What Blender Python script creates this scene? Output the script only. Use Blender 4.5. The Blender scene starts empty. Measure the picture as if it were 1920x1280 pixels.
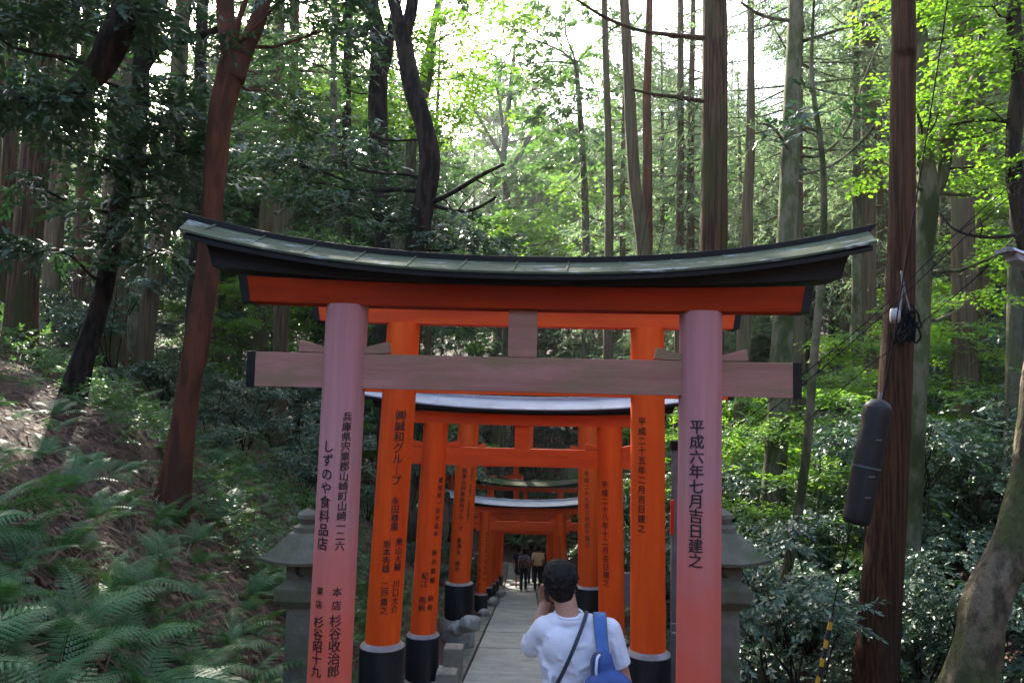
import bpy, bmesh, math, random
import numpy as np
from mathutils import Vector, Matrix, noise as mnoise
S = bpy.context.scene
C = S.collection
R = math.radians
rnd = random.Random(7)
# ------------------------------------------------------------------ camera
FPX = 1470.0
PITCH, YAW, ROLL = R(4.0), R(1.36), R(1.3)
CAMZ = 1.6
cd = bpy.data.cameras.new('camera'); cam = bpy.data.objects.new('camera', cd); C.objects.link(cam)
cd.sensor_width = 36; cd.lens = FPX / 1920 * 36; cd.clip_end = 1000; cd.clip_start = 0.05
CM = Matrix.Rotation(YAW, 3, 'Z') @ Matrix.Rotation(R(90) + PITCH, 3, 'X') @ Matrix.Rotation(ROLL, 3, 'Z')
cam.matrix_world = Matrix.Translation((0, 0, CAMZ)) @ CM.to_4x4()
S.camera = cam
def ray(px, py):
    return CM @ Vector(((px - 960) / FPX, (640 - py) / FPX, -1))
def at(px, py, Y):
    d = ray(px, py); return Vector((0, 0, CAMZ)) + d * (Y / d.y)
# ------------------------------------------------------------------ light
w = bpy.data.worlds.new('World'); S.world = w; w.use_nodes = True
nt = w.node_tree; bg = nt.nodes['Background']
sky = nt.nodes.new('ShaderNodeTexSky'); sky.sky_type = 'NISHITA'; sky.sun_disc = False
sd = Vector((math.sin(R(-22))*math.cos(R(33)), math.cos(R(-22))*math.cos(R(33)), math.sin(R(33))))
SUN_EL = math.asin(sd.z); SUN_AZ = math.atan2(sd.x, sd.y)
sky.sun_elevation = SUN_EL; sky.sun_rotation = SUN_AZ
sky.air_density = 1.0; sky.dust_density = 3.0; sky.ozone_density = 1.0
nt.links.new(sky.outputs[0], bg.inputs[0]); bg.inputs[1].default_value = 0.15
sl = bpy.data.lights.new('sun', 'SUN'); sl.energy = 5.0; sl.angle = R(0.5); sl.color = (1, .93, .80)
so = bpy.data.objects.new('sun', sl); C.objects.link(so)
so.rotation_euler = sd.to_track_quat('Z', 'Y').to_euler()
S.view_settings.view_transform = 'Standard'; S.view_settings.look = 'None'; S.view_settings.gamma = 1
S.view_settings.exposure = 2.42
S.cycles.max_bounces = 6; S.cycles.diffuse_bounces = 3; S.cycles.glossy_bounces = 2
S.cycles.transmission_bounces = 4; S.cycles.volume_bounces = 0; S.cycles.transparent_max_bounces = 4
S.cycles.use_denoising = True; S.cycles.caustics_reflective = False; S.cycles.caustics_refractive = False
# ------------------------------------------------------------------ helpers
def tag(o, label=None, cat=None, group=None, kind=None):
    if label: o['label'] = label
    if cat: o['category'] = cat
    if group: o['group'] = group
    if kind: o['kind'] = kind
    return o
def empty(name, loc, label, cat, group=None, rz=0):
    o = bpy.data.objects.new(name, None); C.objects.link(o)
    o.location = loc; o.rotation_euler.z = rz
    o.empty_display_size = .1
    return tag(o, label, cat, group)
def link(name, me, m, parent=None, smooth=True):
    if m is not None:
        me.materials.clear(); me.materials.append(m)
    if smooth: me.polygons.foreach_set('use_smooth', [True] * len(me.polygons))
    o = bpy.data.objects.new(name, me); C.objects.link(o)
    if parent is not None: o.parent = parent
    return o
def fast(V, F):
    """mesh of quads from numpy arrays"""
    V = np.asarray(V, np.float32).reshape(-1, 3); F = np.asarray(F, np.int32).reshape(-1, 4)
    me = bpy.data.meshes.new('m')
    me.vertices.add(len(V)); me.vertices.foreach_set('co', V.ravel())
    me.loops.add(F.size); me.loops.foreach_set('vertex_index', F.ravel())
    me.polygons.add(len(F)); me.polygons.foreach_set('loop_start', np.arange(0, F.size, 4, dtype=np.int32))
    me.polygons.foreach_set('loop_total', np.full(len(F), 4, np.int32))
    me.update(calc_edges=True); me.validate()
    return me
def py(V, F):
    me = bpy.data.meshes.new('m'); me.from_pydata([tuple(v) for v in V], [], F); me.update(); return me
class MB:
    """collects quads / polygons"""
    def __init__(s): s.v = []; s.f = []
    def add(s, V, F):
        b = len(s.v); s.v += [tuple(x) for x in V]; s.f += [tuple(i + b for i in f) for f in F]
    def box(s, x0, x1, y0, y1, z0, z1):
        s.add([(x0,y0,z0),(x1,y0,z0),(x1,y1,z0),(x0,y1,z0),(x0,y0,z1),(x1,y0,z1),(x1,y1,z1),(x0,y1,z1)],
              [(0,3,2,1),(4,5,6,7),(0,1,5,4),(1,2,6,5),(2,3,7,6),(3,0,4,7)])
    def tube(s, pts, rad, seg=8, cap=True):
        pts = [Vector(p) for p in pts]; n = len(pts); V = []; F = []
        up = None
        for i, p in enumerate(pts):
            t = (pts[min(i+1, n-1)] - pts[max(i-1, 0)])
            t = t.normalized() if t.length > 1e-9 else Vector((0,0,1))
            if up is None:
                a = t.cross(Vector((0, 1, 0.01)));  a.normalize()
            else:
                a = (up - t * up.dot(t)).normalized()
            up = a; b = t.cross(a)
            r = rad[i] if hasattr(rad, '__len__') else rad
            for k in range(seg):
                th = 2 * math.pi * k / seg
                V.append(p + a * (r * math.cos(th)) + b * (r * math.sin(th)))
        for i in range(n - 1):
            for k in range(seg):
                k2 = (k + 1) % seg
                F.append((i*seg+k, i*seg+k2, (i+1)*seg+k2, (i+1)*seg+k))
        if cap:
            F.append(tuple(range(seg))[::-1]); F.append(tuple((n-1)*seg + k for k in range(seg)))
        s.add(V, F)
    def lathe(s, prof, seg=32, c=(0,0,0), cap=True):
        V = []; F = []
        for r, z in prof:
            for k in range(seg):
                th = 2*math.pi*k/seg; V.append((c[0]+r*math.cos(th), c[1]+r*math.sin(th), c[2]+z))
        n = len(prof)
        for i in range(n-1):
            for k in range(seg):
                k2 = (k+1) % seg; F.append((i*seg+k, i*seg+k2, (i+1)*seg+k2, (i+1)*seg+k))
        if cap:
            F.append(tuple(range(seg))[::-1]); F.append(tuple((n-1)*seg+k for k in range(seg)))
        s.add(V, F)
    def sweep(s, xs, loop):
        """loop(x) -> list of (X,y,z); closed profile swept along x"""
        L = [loop(x) for x in xs]; k = len(L[0]); V = [p for l in L for p in l]; F = []
        for i in range(len(xs)-1):
            for j in range(k):
                j2 = (j+1) % k; F.append((i*k+j, (i+1)*k+j, (i+1)*k+j2, i*k+j2))
        F.append(tuple(range(k))); F.append(tuple((len(xs)-1)*k+j for j in range(k))[::-1])
        s.add(V, F)
    def mesh(s): return py(s.v, s.f)
    def build(s, name, m, parent=None, smooth=False, bevel=0, auto=False):
        me = s.mesh()
        if bevel or auto:
            bm = bmesh.new(); bm.from_mesh(me)
            bmesh.ops.recalc_face_normals(bm, faces=bm.faces)
            if bevel:
                es = [e for e in bm.edges if len(e.link_faces) == 2 and e.calc_face_angle(0) > .5]
                bmesh.ops.bevel(bm, geom=es, offset=bevel, segments=2, affect='EDGES', profile=.6, clamp_overlap=True)
            if auto:
                for e in bm.edges:
                    if len(e.link_faces) == 2 and e.calc_face_angle(0) > .6: e.smooth = False
            bm.to_mesh(me); bm.free()
        return link(name, me, m, parent, smooth or auto)
def catmull(P, k=6):
    """P: list of tuples any dim, returns interpolated list"""
    P = [np.array(p, float) for p in P]; out = []
    n = len(P)
    for i in range(n-1):
        p0 = P[max(i-1,0)]; p1 = P[i]; p2 = P[i+1]; p3 = P[min(i+2,n-1)]
        for j in range(k):
            t = j/k
            out.append(.5*((2*p1)+(-p0+p2)*t+(2*p0-5*p1+4*p2-p3)*t*t+(-p0+3*p1-3*p2+p3)*t**3))
    out.append(P[-1]); return out
# ------------------------------------------------------------------ materials
def mat(name, c1, c2=None, scale=(4,4,4), rough=.6, bump=0., bscale=None, spec=.5, detail=4, c3=None, s3=1.0, t3=(.5,.6),
        lo=.35, hi=.65, island=0., objrand=0., transl=0., tcol=None, brick=None, wave=None, dist=0., gloss=None):
    m = bpy.data.materials.new(name); m.use_nodes = True; N = m.node_tree.nodes; L = m.node_tree.links
    b = N['Principled BSDF']; b.inputs['Roughness'].default_value = rough
    b.inputs['Specular IOR Level'].default_value = spec
    tc = N.new('ShaderNodeTexCoord')
    def tex(sc, det=detail, ds=0.):
        mp = N.new('ShaderNodeMapping'); mp.inputs['Scale'].default_value = sc if hasattr(sc,'__len__') else (sc,)*3
        L.new(tc.outputs['Object'], mp.inputs[0])
        n = N.new('ShaderNodeTexNoise'); n.inputs['Scale'].default_value = 1; n.inputs['Detail'].default_value = det
        n.inputs['Roughness'].default_value = .62; n.inputs['Distortion'].default_value = ds
        L.new(mp.outputs[0], n.inputs['Vector']); return n.outputs['Fac']
    def ramp(f, a, bb):
        r = N.new('ShaderNodeMapRange'); r.inputs[1].default_value = a; r.inputs[2].default_value = bb; L.new(f, r.inputs[0]); return r.outputs[0]
    def mix(f, a, bb):
        x = N.new('ShaderNodeMix'); x.data_type = 'RGBA'
        if hasattr(f, 'links'): L.new(f, x.inputs[0])
        else: x.inputs[0].default_value = f
        for v, i in ((a, 6), (bb, 7)):
            if hasattr(v, 'links'): L.new(v, x.inputs[i])
            else: x.inputs[i].default_value = (*v, 1)
        return x.outputs[2]
    col = None
    if c2 is None: b.inputs['Base Color'].default_value = (*c1, 1)
    else:
        f = ramp(tex(scale, ds=dist), lo, hi)
        if island:
            g = N.new('ShaderNodeNewGeometry')
            a = N.new('ShaderNodeMath'); a.operation = 'MULTIPLY_ADD'; a.inputs[1].default_value = island; L.new(g.outputs['Random Per Island'], a.inputs[0])
            a2 = N.new('ShaderNodeMath'); a2.operation='MULTIPLY'; a2.inputs[1].default_value = 1-island; L.new(f, a2.inputs[0]); L.new(a2.outputs[0], a.inputs[2]); f = a.outputs[0]
        if objrand:
            oi = N.new('ShaderNodeObjectInfo')
            a = N.new('ShaderNodeMath'); a.operation = 'MULTIPLY_ADD'; a.inputs[1].default_value = objrand; L.new(oi.outputs['Random'], a.inputs[0])
            a2 = N.new('ShaderNodeMath'); a2.operation='MULTIPLY'; a2.inputs[1].default_value = 1-objrand; L.new(f, a2.inputs[0]); L.new(a2.outputs[0], a.inputs[2]); f = a.outputs[0]
        col = mix(f, c1, c2)
        if c3 is not None: col = mix(ramp(tex(s3, 5), *t3), col, c3)
        L.new(col, b.inputs['Base Color'])
    if bump:
        bp = N.new('ShaderNodeBump'); bp.inputs['Strength'].default_value = 1; bp.inputs['Distance'].default_value = bump
        L.new(tex(bscale or scale, 6), bp.inputs['Height']); L.new(bp.outputs[0], b.inputs['Normal'])
    if transl:
        tr = N.new('ShaderNodeBsdfTranslucent'); ms = N.new('ShaderNodeMixShader'); ms.inputs[0].default_value = transl
        if col is not None and tcol is not None:
            mm = N.new('ShaderNodeMix'); mm.data_type='RGBA'; mm.blend_type='MULTIPLY'; mm.inputs[0].default_value = 1
            L.new(col, mm.inputs[6]); mm.inputs[7].default_value = (*tcol, 1); L.new(mm.outputs[2], tr.inputs[0])
        elif col is not None: L.new(col, tr.inputs[0])
        out = N['Material Output']; L.new(b.outputs[0], ms.inputs[1]); L.new(tr.outputs[0], ms.inputs[2]); L.new(ms.outputs[0], out.inputs[0])
    m['col'] = 1
    return m
M = {}
M['verm'] = mat('vermilion_paint', (.90,.105,.006), (.80,.078,.006), (14,14,1.4), .6, .0016, (60,60,5), c3=(.60,.045,.008), s3=(5,5,.5), t3=(.52,.78), spec=.25)
M['verm_beam'] = mat('vermilion_beam_paint', (.84,.095,.008), (.70,.066,.008), (1.4,14,14), .6, .0016, (5,60,60), c3=(.56,.045,.008), s3=(.6,4,4), t3=(.52,.78), spec=.25)
M['black'] = mat('black_paint', (.006,.006,.006), (.014,.013,.012), (2,8,8), .6, .002, (6,40,40), spec=.2)
M['blackbase'] = mat('black_wrapped_base', (.008,.008,.010), (.022,.021,.024), (6,6,2), .4, .003, (30,30,8), spec=.35, c3=(.05,.045,.04), s3=(9,9,3), t3=(.62,.8))
M['basetop'] = mat('weathered_sheet_metal', (.22,.18,.18), (.35,.28,.27), (9,9,9), .45, .002, (30,30,30))
M['pinkbeam'] = mat('faded_pink_beam', (.43,.205,.175), (.31,.145,.115), (1.2,14,14), .8, .003, (3,70,70), c3=(.25,.165,.10), s3=(2.2,6,6), t3=(.46,.66), spec=.15)
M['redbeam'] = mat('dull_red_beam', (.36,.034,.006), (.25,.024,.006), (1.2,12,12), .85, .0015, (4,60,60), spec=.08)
M['kanji'] = mat('black_lettering', (.012,.010,.012), None, rough=.5)
M['grey_stone'] = mat('mossy_granite', (.17,.155,.12), (.095,.088,.065), (5,5,5), .9, .006, (60,60,60), c3=(.075,.09,.04), s3=(3,3,3), t3=(.48,.66))
M['stone'] = mat('pale_granite', (.38,.37,.34), (.20,.19,.18), (7,7,7), .88, .006, (50,50,50), c3=(.12,.13,.08), s3=(4,4,4), t3=(.55,.75))
M['concrete'] = mat('worn_concrete', (.42,.40,.36), (.30,.285,.26), (2.2,2.2,2.2), .9, .003, (90,90,90), c3=(.10,.095,.08), s3=(6,6,6), t3=(.58,.8))
M['kerb'] = mat('old_kerb_stone', (.27,.245,.20), (.17,.15,.12), (3,3,3), .93, .006, (50,50,50), c3=(.08,.085,.05), s3=(5,5,5), t3=(.5,.72))
M['copper'] = mat('weathered_copper_roof', (.045,.058,.032), (.085,.100,.060), (1.6,9,9), .85, .003, (30,30,30), c3=(.30,.32,.31), s3=(4,14,14), t3=(.56,.68), spec=.15)
M['zinc'] = mat('pale_zinc_roof', (.42,.42,.45), (.30,.30,.33), (3,9,9), .5, .002, (30,30,30))
M['thatch'] = mat('mossy_bark_roof', (.10,.085,.055), (.16,.13,.08), (4,4,4), .95, .02, (30,30,30), c3=(.06,.10,.03), s3=(2.5,2.5,2.5), t3=(.42,.6))
def gradient_pink():
    m = mat('faded_pink_pillar', (.52,.235,.235), (.42,.185,.185), (16,16,.7), .8, .003, (55,55,3), spec=.15)
    N = m.node_tree.nodes; L = m.node_tree.links; b = N['Principled BSDF']
    col = b.inputs['Base Color'].links[0].from_socket
    tc = N.new('ShaderNodeTexCoord'); sx = N.new('ShaderNodeSeparateXYZ'); L.new(tc.outputs['Object'], sx.inputs[0])
    n = N.new('ShaderNodeTexNoise'); n.inputs['Scale'].default_value = 3.0; n.inputs['Detail'].default_value = 5; L.new(tc.outputs['Object'], n.inputs[0])
    a = N.new('ShaderNodeMath'); a.operation = 'MULTIPLY_ADD'; a.inputs[1].default_value = 1.2; L.new(n.outputs['Fac'], a.inputs[0]); L.new(sx.outputs[2], a.inputs[2])
    r = N.new('ShaderNodeMapRange'); r.inputs[1].default_value = 2.95; r.inputs[2].default_value = 1.75; L.new(a.outputs[0], r.inputs[0])
    x = N.new('ShaderNodeMix'); x.data_type = 'RGBA'; L.new(r.outputs[0], x.inputs[0]); L.new(col, x.inputs[6]); x.inputs[7].default_value = (.68,.12,.075,1)
    L.new(x.outputs[2], b.inputs['Base Color']); return m
M['pinkpillar'] = gradient_pink()
M['soil'] = mat('forest_floor_litter', (.040,.020,.013), (.095,.046,.030), (3,3,3), .95, .05, (14,14,14), detail=8, c3=(.035,.045,.018), s3=(.5,.5,.5), t3=(.52,.66))
M['litter'] = mat('dead_leaves', (.07,.032,.020), (.20,.105,.070), (2,2,2), .8, island=.8)
M['needle_litter'] = mat('dead_twigs', (.10,.06,.04), (.17,.11,.075), (2,2,2), .9, island=.8)
BK = dict(lo=.43, hi=.57, spec=.15)
M['bark_red'] = mat('reddish_bark', (.135,.048,.025), (.072,.030,.019), (9,9,1.6), .9, .03, (34,34,4), c3=(.062,.030,.020), s3=(4,4,.9), t3=(.46,.70), dist=.5, **BK)
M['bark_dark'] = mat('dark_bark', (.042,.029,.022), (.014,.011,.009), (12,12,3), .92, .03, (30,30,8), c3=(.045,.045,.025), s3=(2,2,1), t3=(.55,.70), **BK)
M['bark_brown'] = mat('brown_cedar_bark', (.135,.075,.042), (.045,.026,.017), (36,36,1.1), .92, .04, (60,60,1.8), c3=(.060,.062,.018), s3=(3,3,.5), t3=(.46,.62), **BK)
M['bark_cedar_red'] = mat('red_brown_cedar_bark', (.105,.046,.022), (.036,.018,.011), (48,48,1.0), .92, .04, (80,80,1.8), c3=(.05,.028,.018), s3=(4,4,.6), t3=(.50,.66), **BK)
M['bark_moss'] = mat('mossy_bark', (.085,.10,.038), (.17,.15,.10), (7,7,3), .94, .025, (30,30,9), c3=(.045,.055,.020), s3=(2.5,2.5,1.0), t3=(.47,.58), **BK)
M['bark_grey'] = mat('grey_green_bark', (.13,.12,.085), (.060,.055,.036), (9,9,2.5), .92, .02, (30,30,5), c3=(.075,.085,.035), s3=(2,2,1), t3=(.5,.62), objrand=.2, **BK)
M['bark_pole'] = mat('far_cedar_bark', (.165,.118,.070), (.068,.048,.030), (26,26,1.0), .94, .03, (40,40,1.6), c3=(.10,.105,.045), s3=(2,2,.4), t3=(.50,.64), objrand=.35, **BK)
M['bark_lump'] = mat('grey_brown_bark', (.17,.135,.09), (.060,.048,.032), (9,9,5), .92, .04, (24,24,12), c3=(.075,.09,.03), s3=(3,3,2.5), t3=(.46,.60), **BK)
G = dict(spec=.5)
M['leaf_dark'] = mat('glossy_evergreen_leaves', (.020,.050,.025), (.050,.098,.048), (1.5,)*3, .42, spec=.55, island=.6, transl=.22, tcol=(1.4,1.8,.9))
M['leaf_shrub'] = mat('shrub_leaves', (.032,.075,.040), (.082,.142,.085), (1.2,)*3, .42, spec=.6, island=.6, transl=.15, tcol=(1.4,1.7,.8))
M['leaf_mid'] = mat('broad_leaves', (.048,.105,.038), (.10,.18,.062), (.9,)*3, .40, island=.6, transl=.42, tcol=(1.5,1.65,.85))
M['leaf_maple'] = mat('maple_leaves', (.085,.20,.035), (.16,.30,.050), (1.,)*3, .5, island=.55, transl=.55, tcol=(1.7,1.6,.6), objrand=.2)
M['leaf_cedar'] = mat('cedar_needles', (.070,.125,.080), (.135,.19,.115), (.6,)*3, .6, island=.5, transl=.48, tcol=(1.8,1.8,1.25), objrand=.3)
M['fern'] = mat('fern_fronds', (.036,.115,.045), (.095,.225,.070), (3,)*3, .45, island=.25, transl=.30, tcol=(1.3,1.5,.6), objrand=.45)
# ------------------------------------------------------------------ terrain
PY = [-60,-6, 0, 4, 11, 33, 38, 46, 80, 140, 260]; PZ = [14, 1.3, 0, -1.0, -2.4, -6.3, -6.9, -6.3, 3.0, 20, 45]
def prof(y): return float(np.interp(y, PY, PZ))
def zg(x, y, rough=True):
    z = prof(y)
    f = 1 if y < 40 else max(.35, 1 - (y-40)/60)
    if x < 0:
        d = max(0, -x - 1.25); h = .95*min(d, 2.4) + .56*min(max(d-2.4, 0), 8.2) - .05*max(d-10.6, 0)
    else:
        d = max(0, x - 1.7); h = .15*min(d, 4) + .62*min(max(d-4, 0), 14) + .4*max(d-18, 0)
    z += h*f
    if rough and d > 0:
        k = min(1, d/1.0)
        z += k*(.16*mnoise.noise(Vector((x*.7, y*.7, 0))) + .06*mnoise.noise(Vector((x*2.3, y*2.3, 5))) + (.5*mnoise.noise(Vector((x*.13, y*.13, 9))) if d > 3 else 0))
    return z
def build_ground():
    xs = np.sinh(np.linspace(-4.6, 4.6, 170)) * 3.2
    ys = np.concatenate([np.linspace(-60,-4,14)[:-1], np.linspace(-4, 20, 96), np.linspace(20, 60, 70)[1:], np.linspace(60, 250, 40)[1:]])
    V = [(x, y, zg(x, y) - .03) for y in ys for x in xs]; nx = len(xs)
    F = [(j*nx+i, j*nx+i+1, (j+1)*nx+i+1, (j+1)*nx+i) for j in range(len(ys)-1) for i in range(nx-1)]
    tag(link('ground', fast(V, F), M['soil']), kind='structure')
build_ground()
PX0, PX1 = -.86, .40
def build_path():
    b = MB(); k = MB(); r = random.Random(3)
    y = 0.4
    while y < 40:
        L = .86 + r.uniform(-.04, .04); a = y + .003; c = y + L - .003
        za, zc = prof(a), prof(c)
        dz = r.uniform(-.006, .006)
        b.add([(PX0,a,za-.12),(PX1,a,za-.12),(PX1,c,zc-.12),(PX0,c,zc-.12),(PX0,a,za+dz),(PX1,a,za+dz),(PX1,c,zc+dz),(PX0,c,zc+dz)],
              [(0,3,2,1),(4,5,6,7),(0,1,5,4),(1,2,6,5),(2,3,7,6),(3,0,4,7)])
        for x0, x1 in ((PX0-.30, PX0-.03), (PX1+.03, PX1+.22)):
            o = r.uniform(-.01, .01); h = .03 + o
            k.add([(x0,a,za-.2),(x1,a,za-.2),(x1,c,zc-.2),(x0,c,zc-.2),(x0,a,za+h),(x1,a,za+h),(x1,c,zc+h),(x0,c,zc+h)],
              [(0,3,2,1),(4,5,6,7),(0,1,5,4),(1,2,6,5),(2,3,7,6),(3,0,4,7)])
        y += L
    tag(b.build('path', M['concrete'], bevel=.006), kind='structure'); tag(k.build('path_kerb', M['kerb'], bevel=.012), kind='structure')
build_path()
# ------------------------------------------------------------------ lettering
_gl = {}
def glyph(ch):
    if ch not in _gl:
        c = bpy.data.curves.new('t', 'FONT'); c.body = ch; c.align_x = 'LEFT'; c.resolution_u = 3
        o = bpy.data.objects.new('t', c); me = o.to_mesh()
        bm = bmesh.new(); bm.from_mesh(me); o.to_mesh_clear(); bpy.data.objects.remove(o); bpy.data.curves.remove(c)
        for i in range(1, 12):
            g = bm.verts[:] + bm.edges[:] + bm.faces[:]
            bmesh.ops.bisect_plane(bm, geom=g, plane_co=(i*.09, 0, 0), plane_no=(1, 0, 0))
        bm.verts.ensure_lookup_table()
        V = [(v.co.x - .48, v.co.y - .36) for v in bm.verts]; F = [[v.index for v in f.verts] for f in bm.faces]; bm.free()
        _gl[ch] = (V, F)
    return _gl[ch]
def inscribe(cols, Y, axis, r0, parent, org):
    """cols: (text, px_top, py_top, px_bot, py_bot, size_px); axis(z)->x world of the pillar axis, r0 radius"""
    rr = random.Random(5)
    for text, x0, y0, x1, y1, sz in cols:
        n = len(text); b = MB()
        for i, ch in enumerate(text):
            if ch == ' ': continue
            t = i / max(1, n-1); p = at(x0+(x1-x0)*t, y0+(y1-y0)*t, Y - r0*.8)
            pitch_ = math.dist((x0,y0),(x1,y1))/max(1,n-1); s = min(sz*1.05, pitch_*.98) / FPX * Y; V, F = glyph(ch if ch != 'ー' else '｜')
            u = p.x - axis(p.z); u = max(-r0*.93, min(r0*.93, u)); th0 = math.asin(u/r0)
            wv = 1/max(.35, math.cos(th0))**.0
            sh = rr.uniform(-.06, .06)
            for q, (du, dv) in enumerate(((-.017, -.006), (0, .010), (.017, -.006))):      # three strokes of the brush
                out = []; rq = r0 + .0016 + q*.0005
                for a, c in V:
                    th = th0 + (a+du)*s*wv/r0; z = p.z + (c + dv + a*sh)*s
                    out.append((axis(z) + rq*math.sin(th) - org.x, -rq*math.cos(th), z - org.z))
                b.add(out, F)
        b.build('inscription', M['kanji'], parent)
# ------------------------------------------------------------------ torii
def torii(label, Y, L, Rr, r, g, pmat, bmat, smat, roofmat, group, texts=(None, None), base=None, yaw=0, loc=None, detail=2):
    """L, Rr: ((xtop, ztop),(xbot, zbot)) of the pillar axes in metres (world); g: dict of heights and lengths"""
    xc = (L[0][0] + Rr[0][0]) / 2
    zgd = prof(Y); org = Vector((xc, Y, zgd))
    root = empty('torii_gate', org if loc is None else loc, label, 'torii gate', group, yaw)
    zs, zn = g['sh'], g['nk']                                      # shimaki bottom, tie-beam bottom (world z)
    hs, hn, hk = g.get('hs', .15), g.get('hn', .21), g.get('hk', .09)
    ls, ln, lk, lr = g.get('ls', 1.75), g.get('ln', 1.72), g.get('lk', 1.93), g.get('lr', 2.13)
    lift = g.get('lift', .20); seg = 40 if detail == 2 else 20
    bases = []
    for side, ((xt, zt), (xb, zb)), tx in ((-1, L, texts[0]), (1, Rr, texts[1])):
        k = (xt - xb) / (zt - zb)
        ax = lambda z, xb=xb, zb=zb, k=k: xb + (z - zb) * k
        b = MB(); zb0 = base if base is not None else zgd - .1
        n = 14; V = []; F = []
        for i in range(n+1):
            z = zb0 + (zs + .01 - zb0) * i / n
            rr = r * (1.0 + .03 * (1 - i/n))
            for q in range(seg):
                th = 2*math.pi*q/seg; V.append((ax(z) - xc + rr*math.cos(th), rr*math.sin(th), z - zgd))
        for i in range(n):
            for q in range(seg): F.append((i*seg+q, i*seg+(q+1)%seg, (i+1)*seg+(q+1)%seg, (i+1)*seg+q))
        F.append(tuple(n*seg+q for q in range(seg)))
        b.add(V, F); po = b.build('pillar', pmat, root, auto=True)
        if tx: inscribe(tx, Y, ax, r*1.03, po, org)
        if base is not None:
            gz = g.get('gz', [zgd, zgd])[0 if side < 0 else 1]
            x = ax(base) - xc; rb = r * 1.34
            bb = MB(); bb.lathe([(rb*.97, gz-zgd-.05), (rb, gz-zgd), (rb, base-zgd-.035), (rb*.985, base-zgd-.02)], seg, (x, 0, 0))
            bo = bb.build('pillar_base', M['blackbase'], root, auto=True)
            t = MB(); t.lathe([(rb*.985, base-zgd-.019), (rb*.97, base-zgd-.012), (r*1.02, base-zgd+.022)], seg, (x, 0, 0))
            t.build('base_collar', g.get('collar', M['basetop']), bo, auto=True)
            f = MB(); f.lathe([(rb*1.2, gz-zgd-.5), (rb*1.18, gz-zgd-.06), (rb*1.08, gz-zgd-.02)], 18, (x, 0, 0))
            f.build('footing', M['stone'], root, auto=True)
    c = lambda x: lift * (abs(x)/lr)**2.3
    def beam(name, m, half, y, z0, z1, l0, l1, slant=0., yoff=0, parent=root, n=28, bevel=.004):
        b = MB(); xs = np.linspace(-1, 1, n)
        def loop(t):
            x0 = t*half; x1 = t*(half+slant)
            return [(x0, -y+yoff, z0+l0*c(x0)/1-zgd), (x0, y+yoff, z0+l0*c(x0)-zgd), (x1, y+yoff, z1+l1*c(x1)-zgd), (x1, -y+yoff, z1+l1*c(x1)-zgd)]
        b.sweep(xs, loop); return b.build(name, m, parent, bevel=bevel)
    def caps(name, m, half, y, z0, z1, l0, l1, slant, parent, th=.05):
        for s in (-1, 1):
            b = MB()
            def P(t, yy, top):
                x = s*(half - th + t*(th+.004)) + (s*slant if top else 0); return (x, yy, (z1+.003 if top else z0-.003) + (l1 if top else l0)*c(x) - zgd)
            V = [P(0,-y,0),P(1,-y,0),P(1,y,0),P(0,y,0),P(0,-y,1),P(1,-y,1),P(1,y,1),P(0,y,1)]
            b.add(V, [(0,3,2,1),(4,5,6,7),(0,1,5,4),(1,2,6,5),(2,3,7,6),(3,0,4,7)]); b.build(name, M['black'], parent, bevel=.002)
    # tie beam
    lnb = beam('tie_beam', bmat, ln, .045, zn, zn+hn, 0, 0, n=2)
    caps('end_cap', M['black'], ln, .048, zn, zn+hn, 0, 0, 0, lnb)
    # wedges
    for (xt, zt), (xb, zb) in (L, Rr):
        x = xb + (zn+hn-zb)*(xt-xb)/(zt-zb) - xc
        for s in (-1, 1):
            b = MB(); a = x + s*(r-.02); e = x + s*(r+.155); h0, h1 = .035, .078
            tilt = .006
            V = [(a,-.042,hn),(e,-.042,hn+tilt),(e-s*.012,-.042,hn+h1),(a,-.042,hn+h0),(a,.042,hn),(e,.042,hn+tilt),(e-s*.012,.042,hn+h1),(a,.042,hn+h0)]
            V = [(p[0], p[1], p[2]+zn-zgd+.002) for p in V]
            b.add(V, [(0,1,2,3),(7,6,5,4),(0,4,5,1),(1,5,6,2),(2,6,7,3),(3,7,4,0)]); b.build('wedge', bmat, root, bevel=.003)
    b = MB(); q = g.get('strut', .09); b.box(-q, q, -.05, .05, zn+hn-zgd+.001, zs-zgd-.001)
    b.build('centre_strut', bmat, root, bevel=.004)
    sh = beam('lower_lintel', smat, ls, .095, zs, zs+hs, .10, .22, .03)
    caps('end_cap', M['black'], ls, .098, zs, zs+hs, .10, .22, .03, sh)
    # kasagi: bottom follows a weak curve, top the full curve
    ks = beam('upper_lintel', M['black'], lk, .135, zs+hs+.003, zs+hs+hk, .40, 1.0, .05)
    # roof sheets
    d = g.get('rd', .27); sl = g.get('slope', .46); zt = zs+hs+hk
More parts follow.
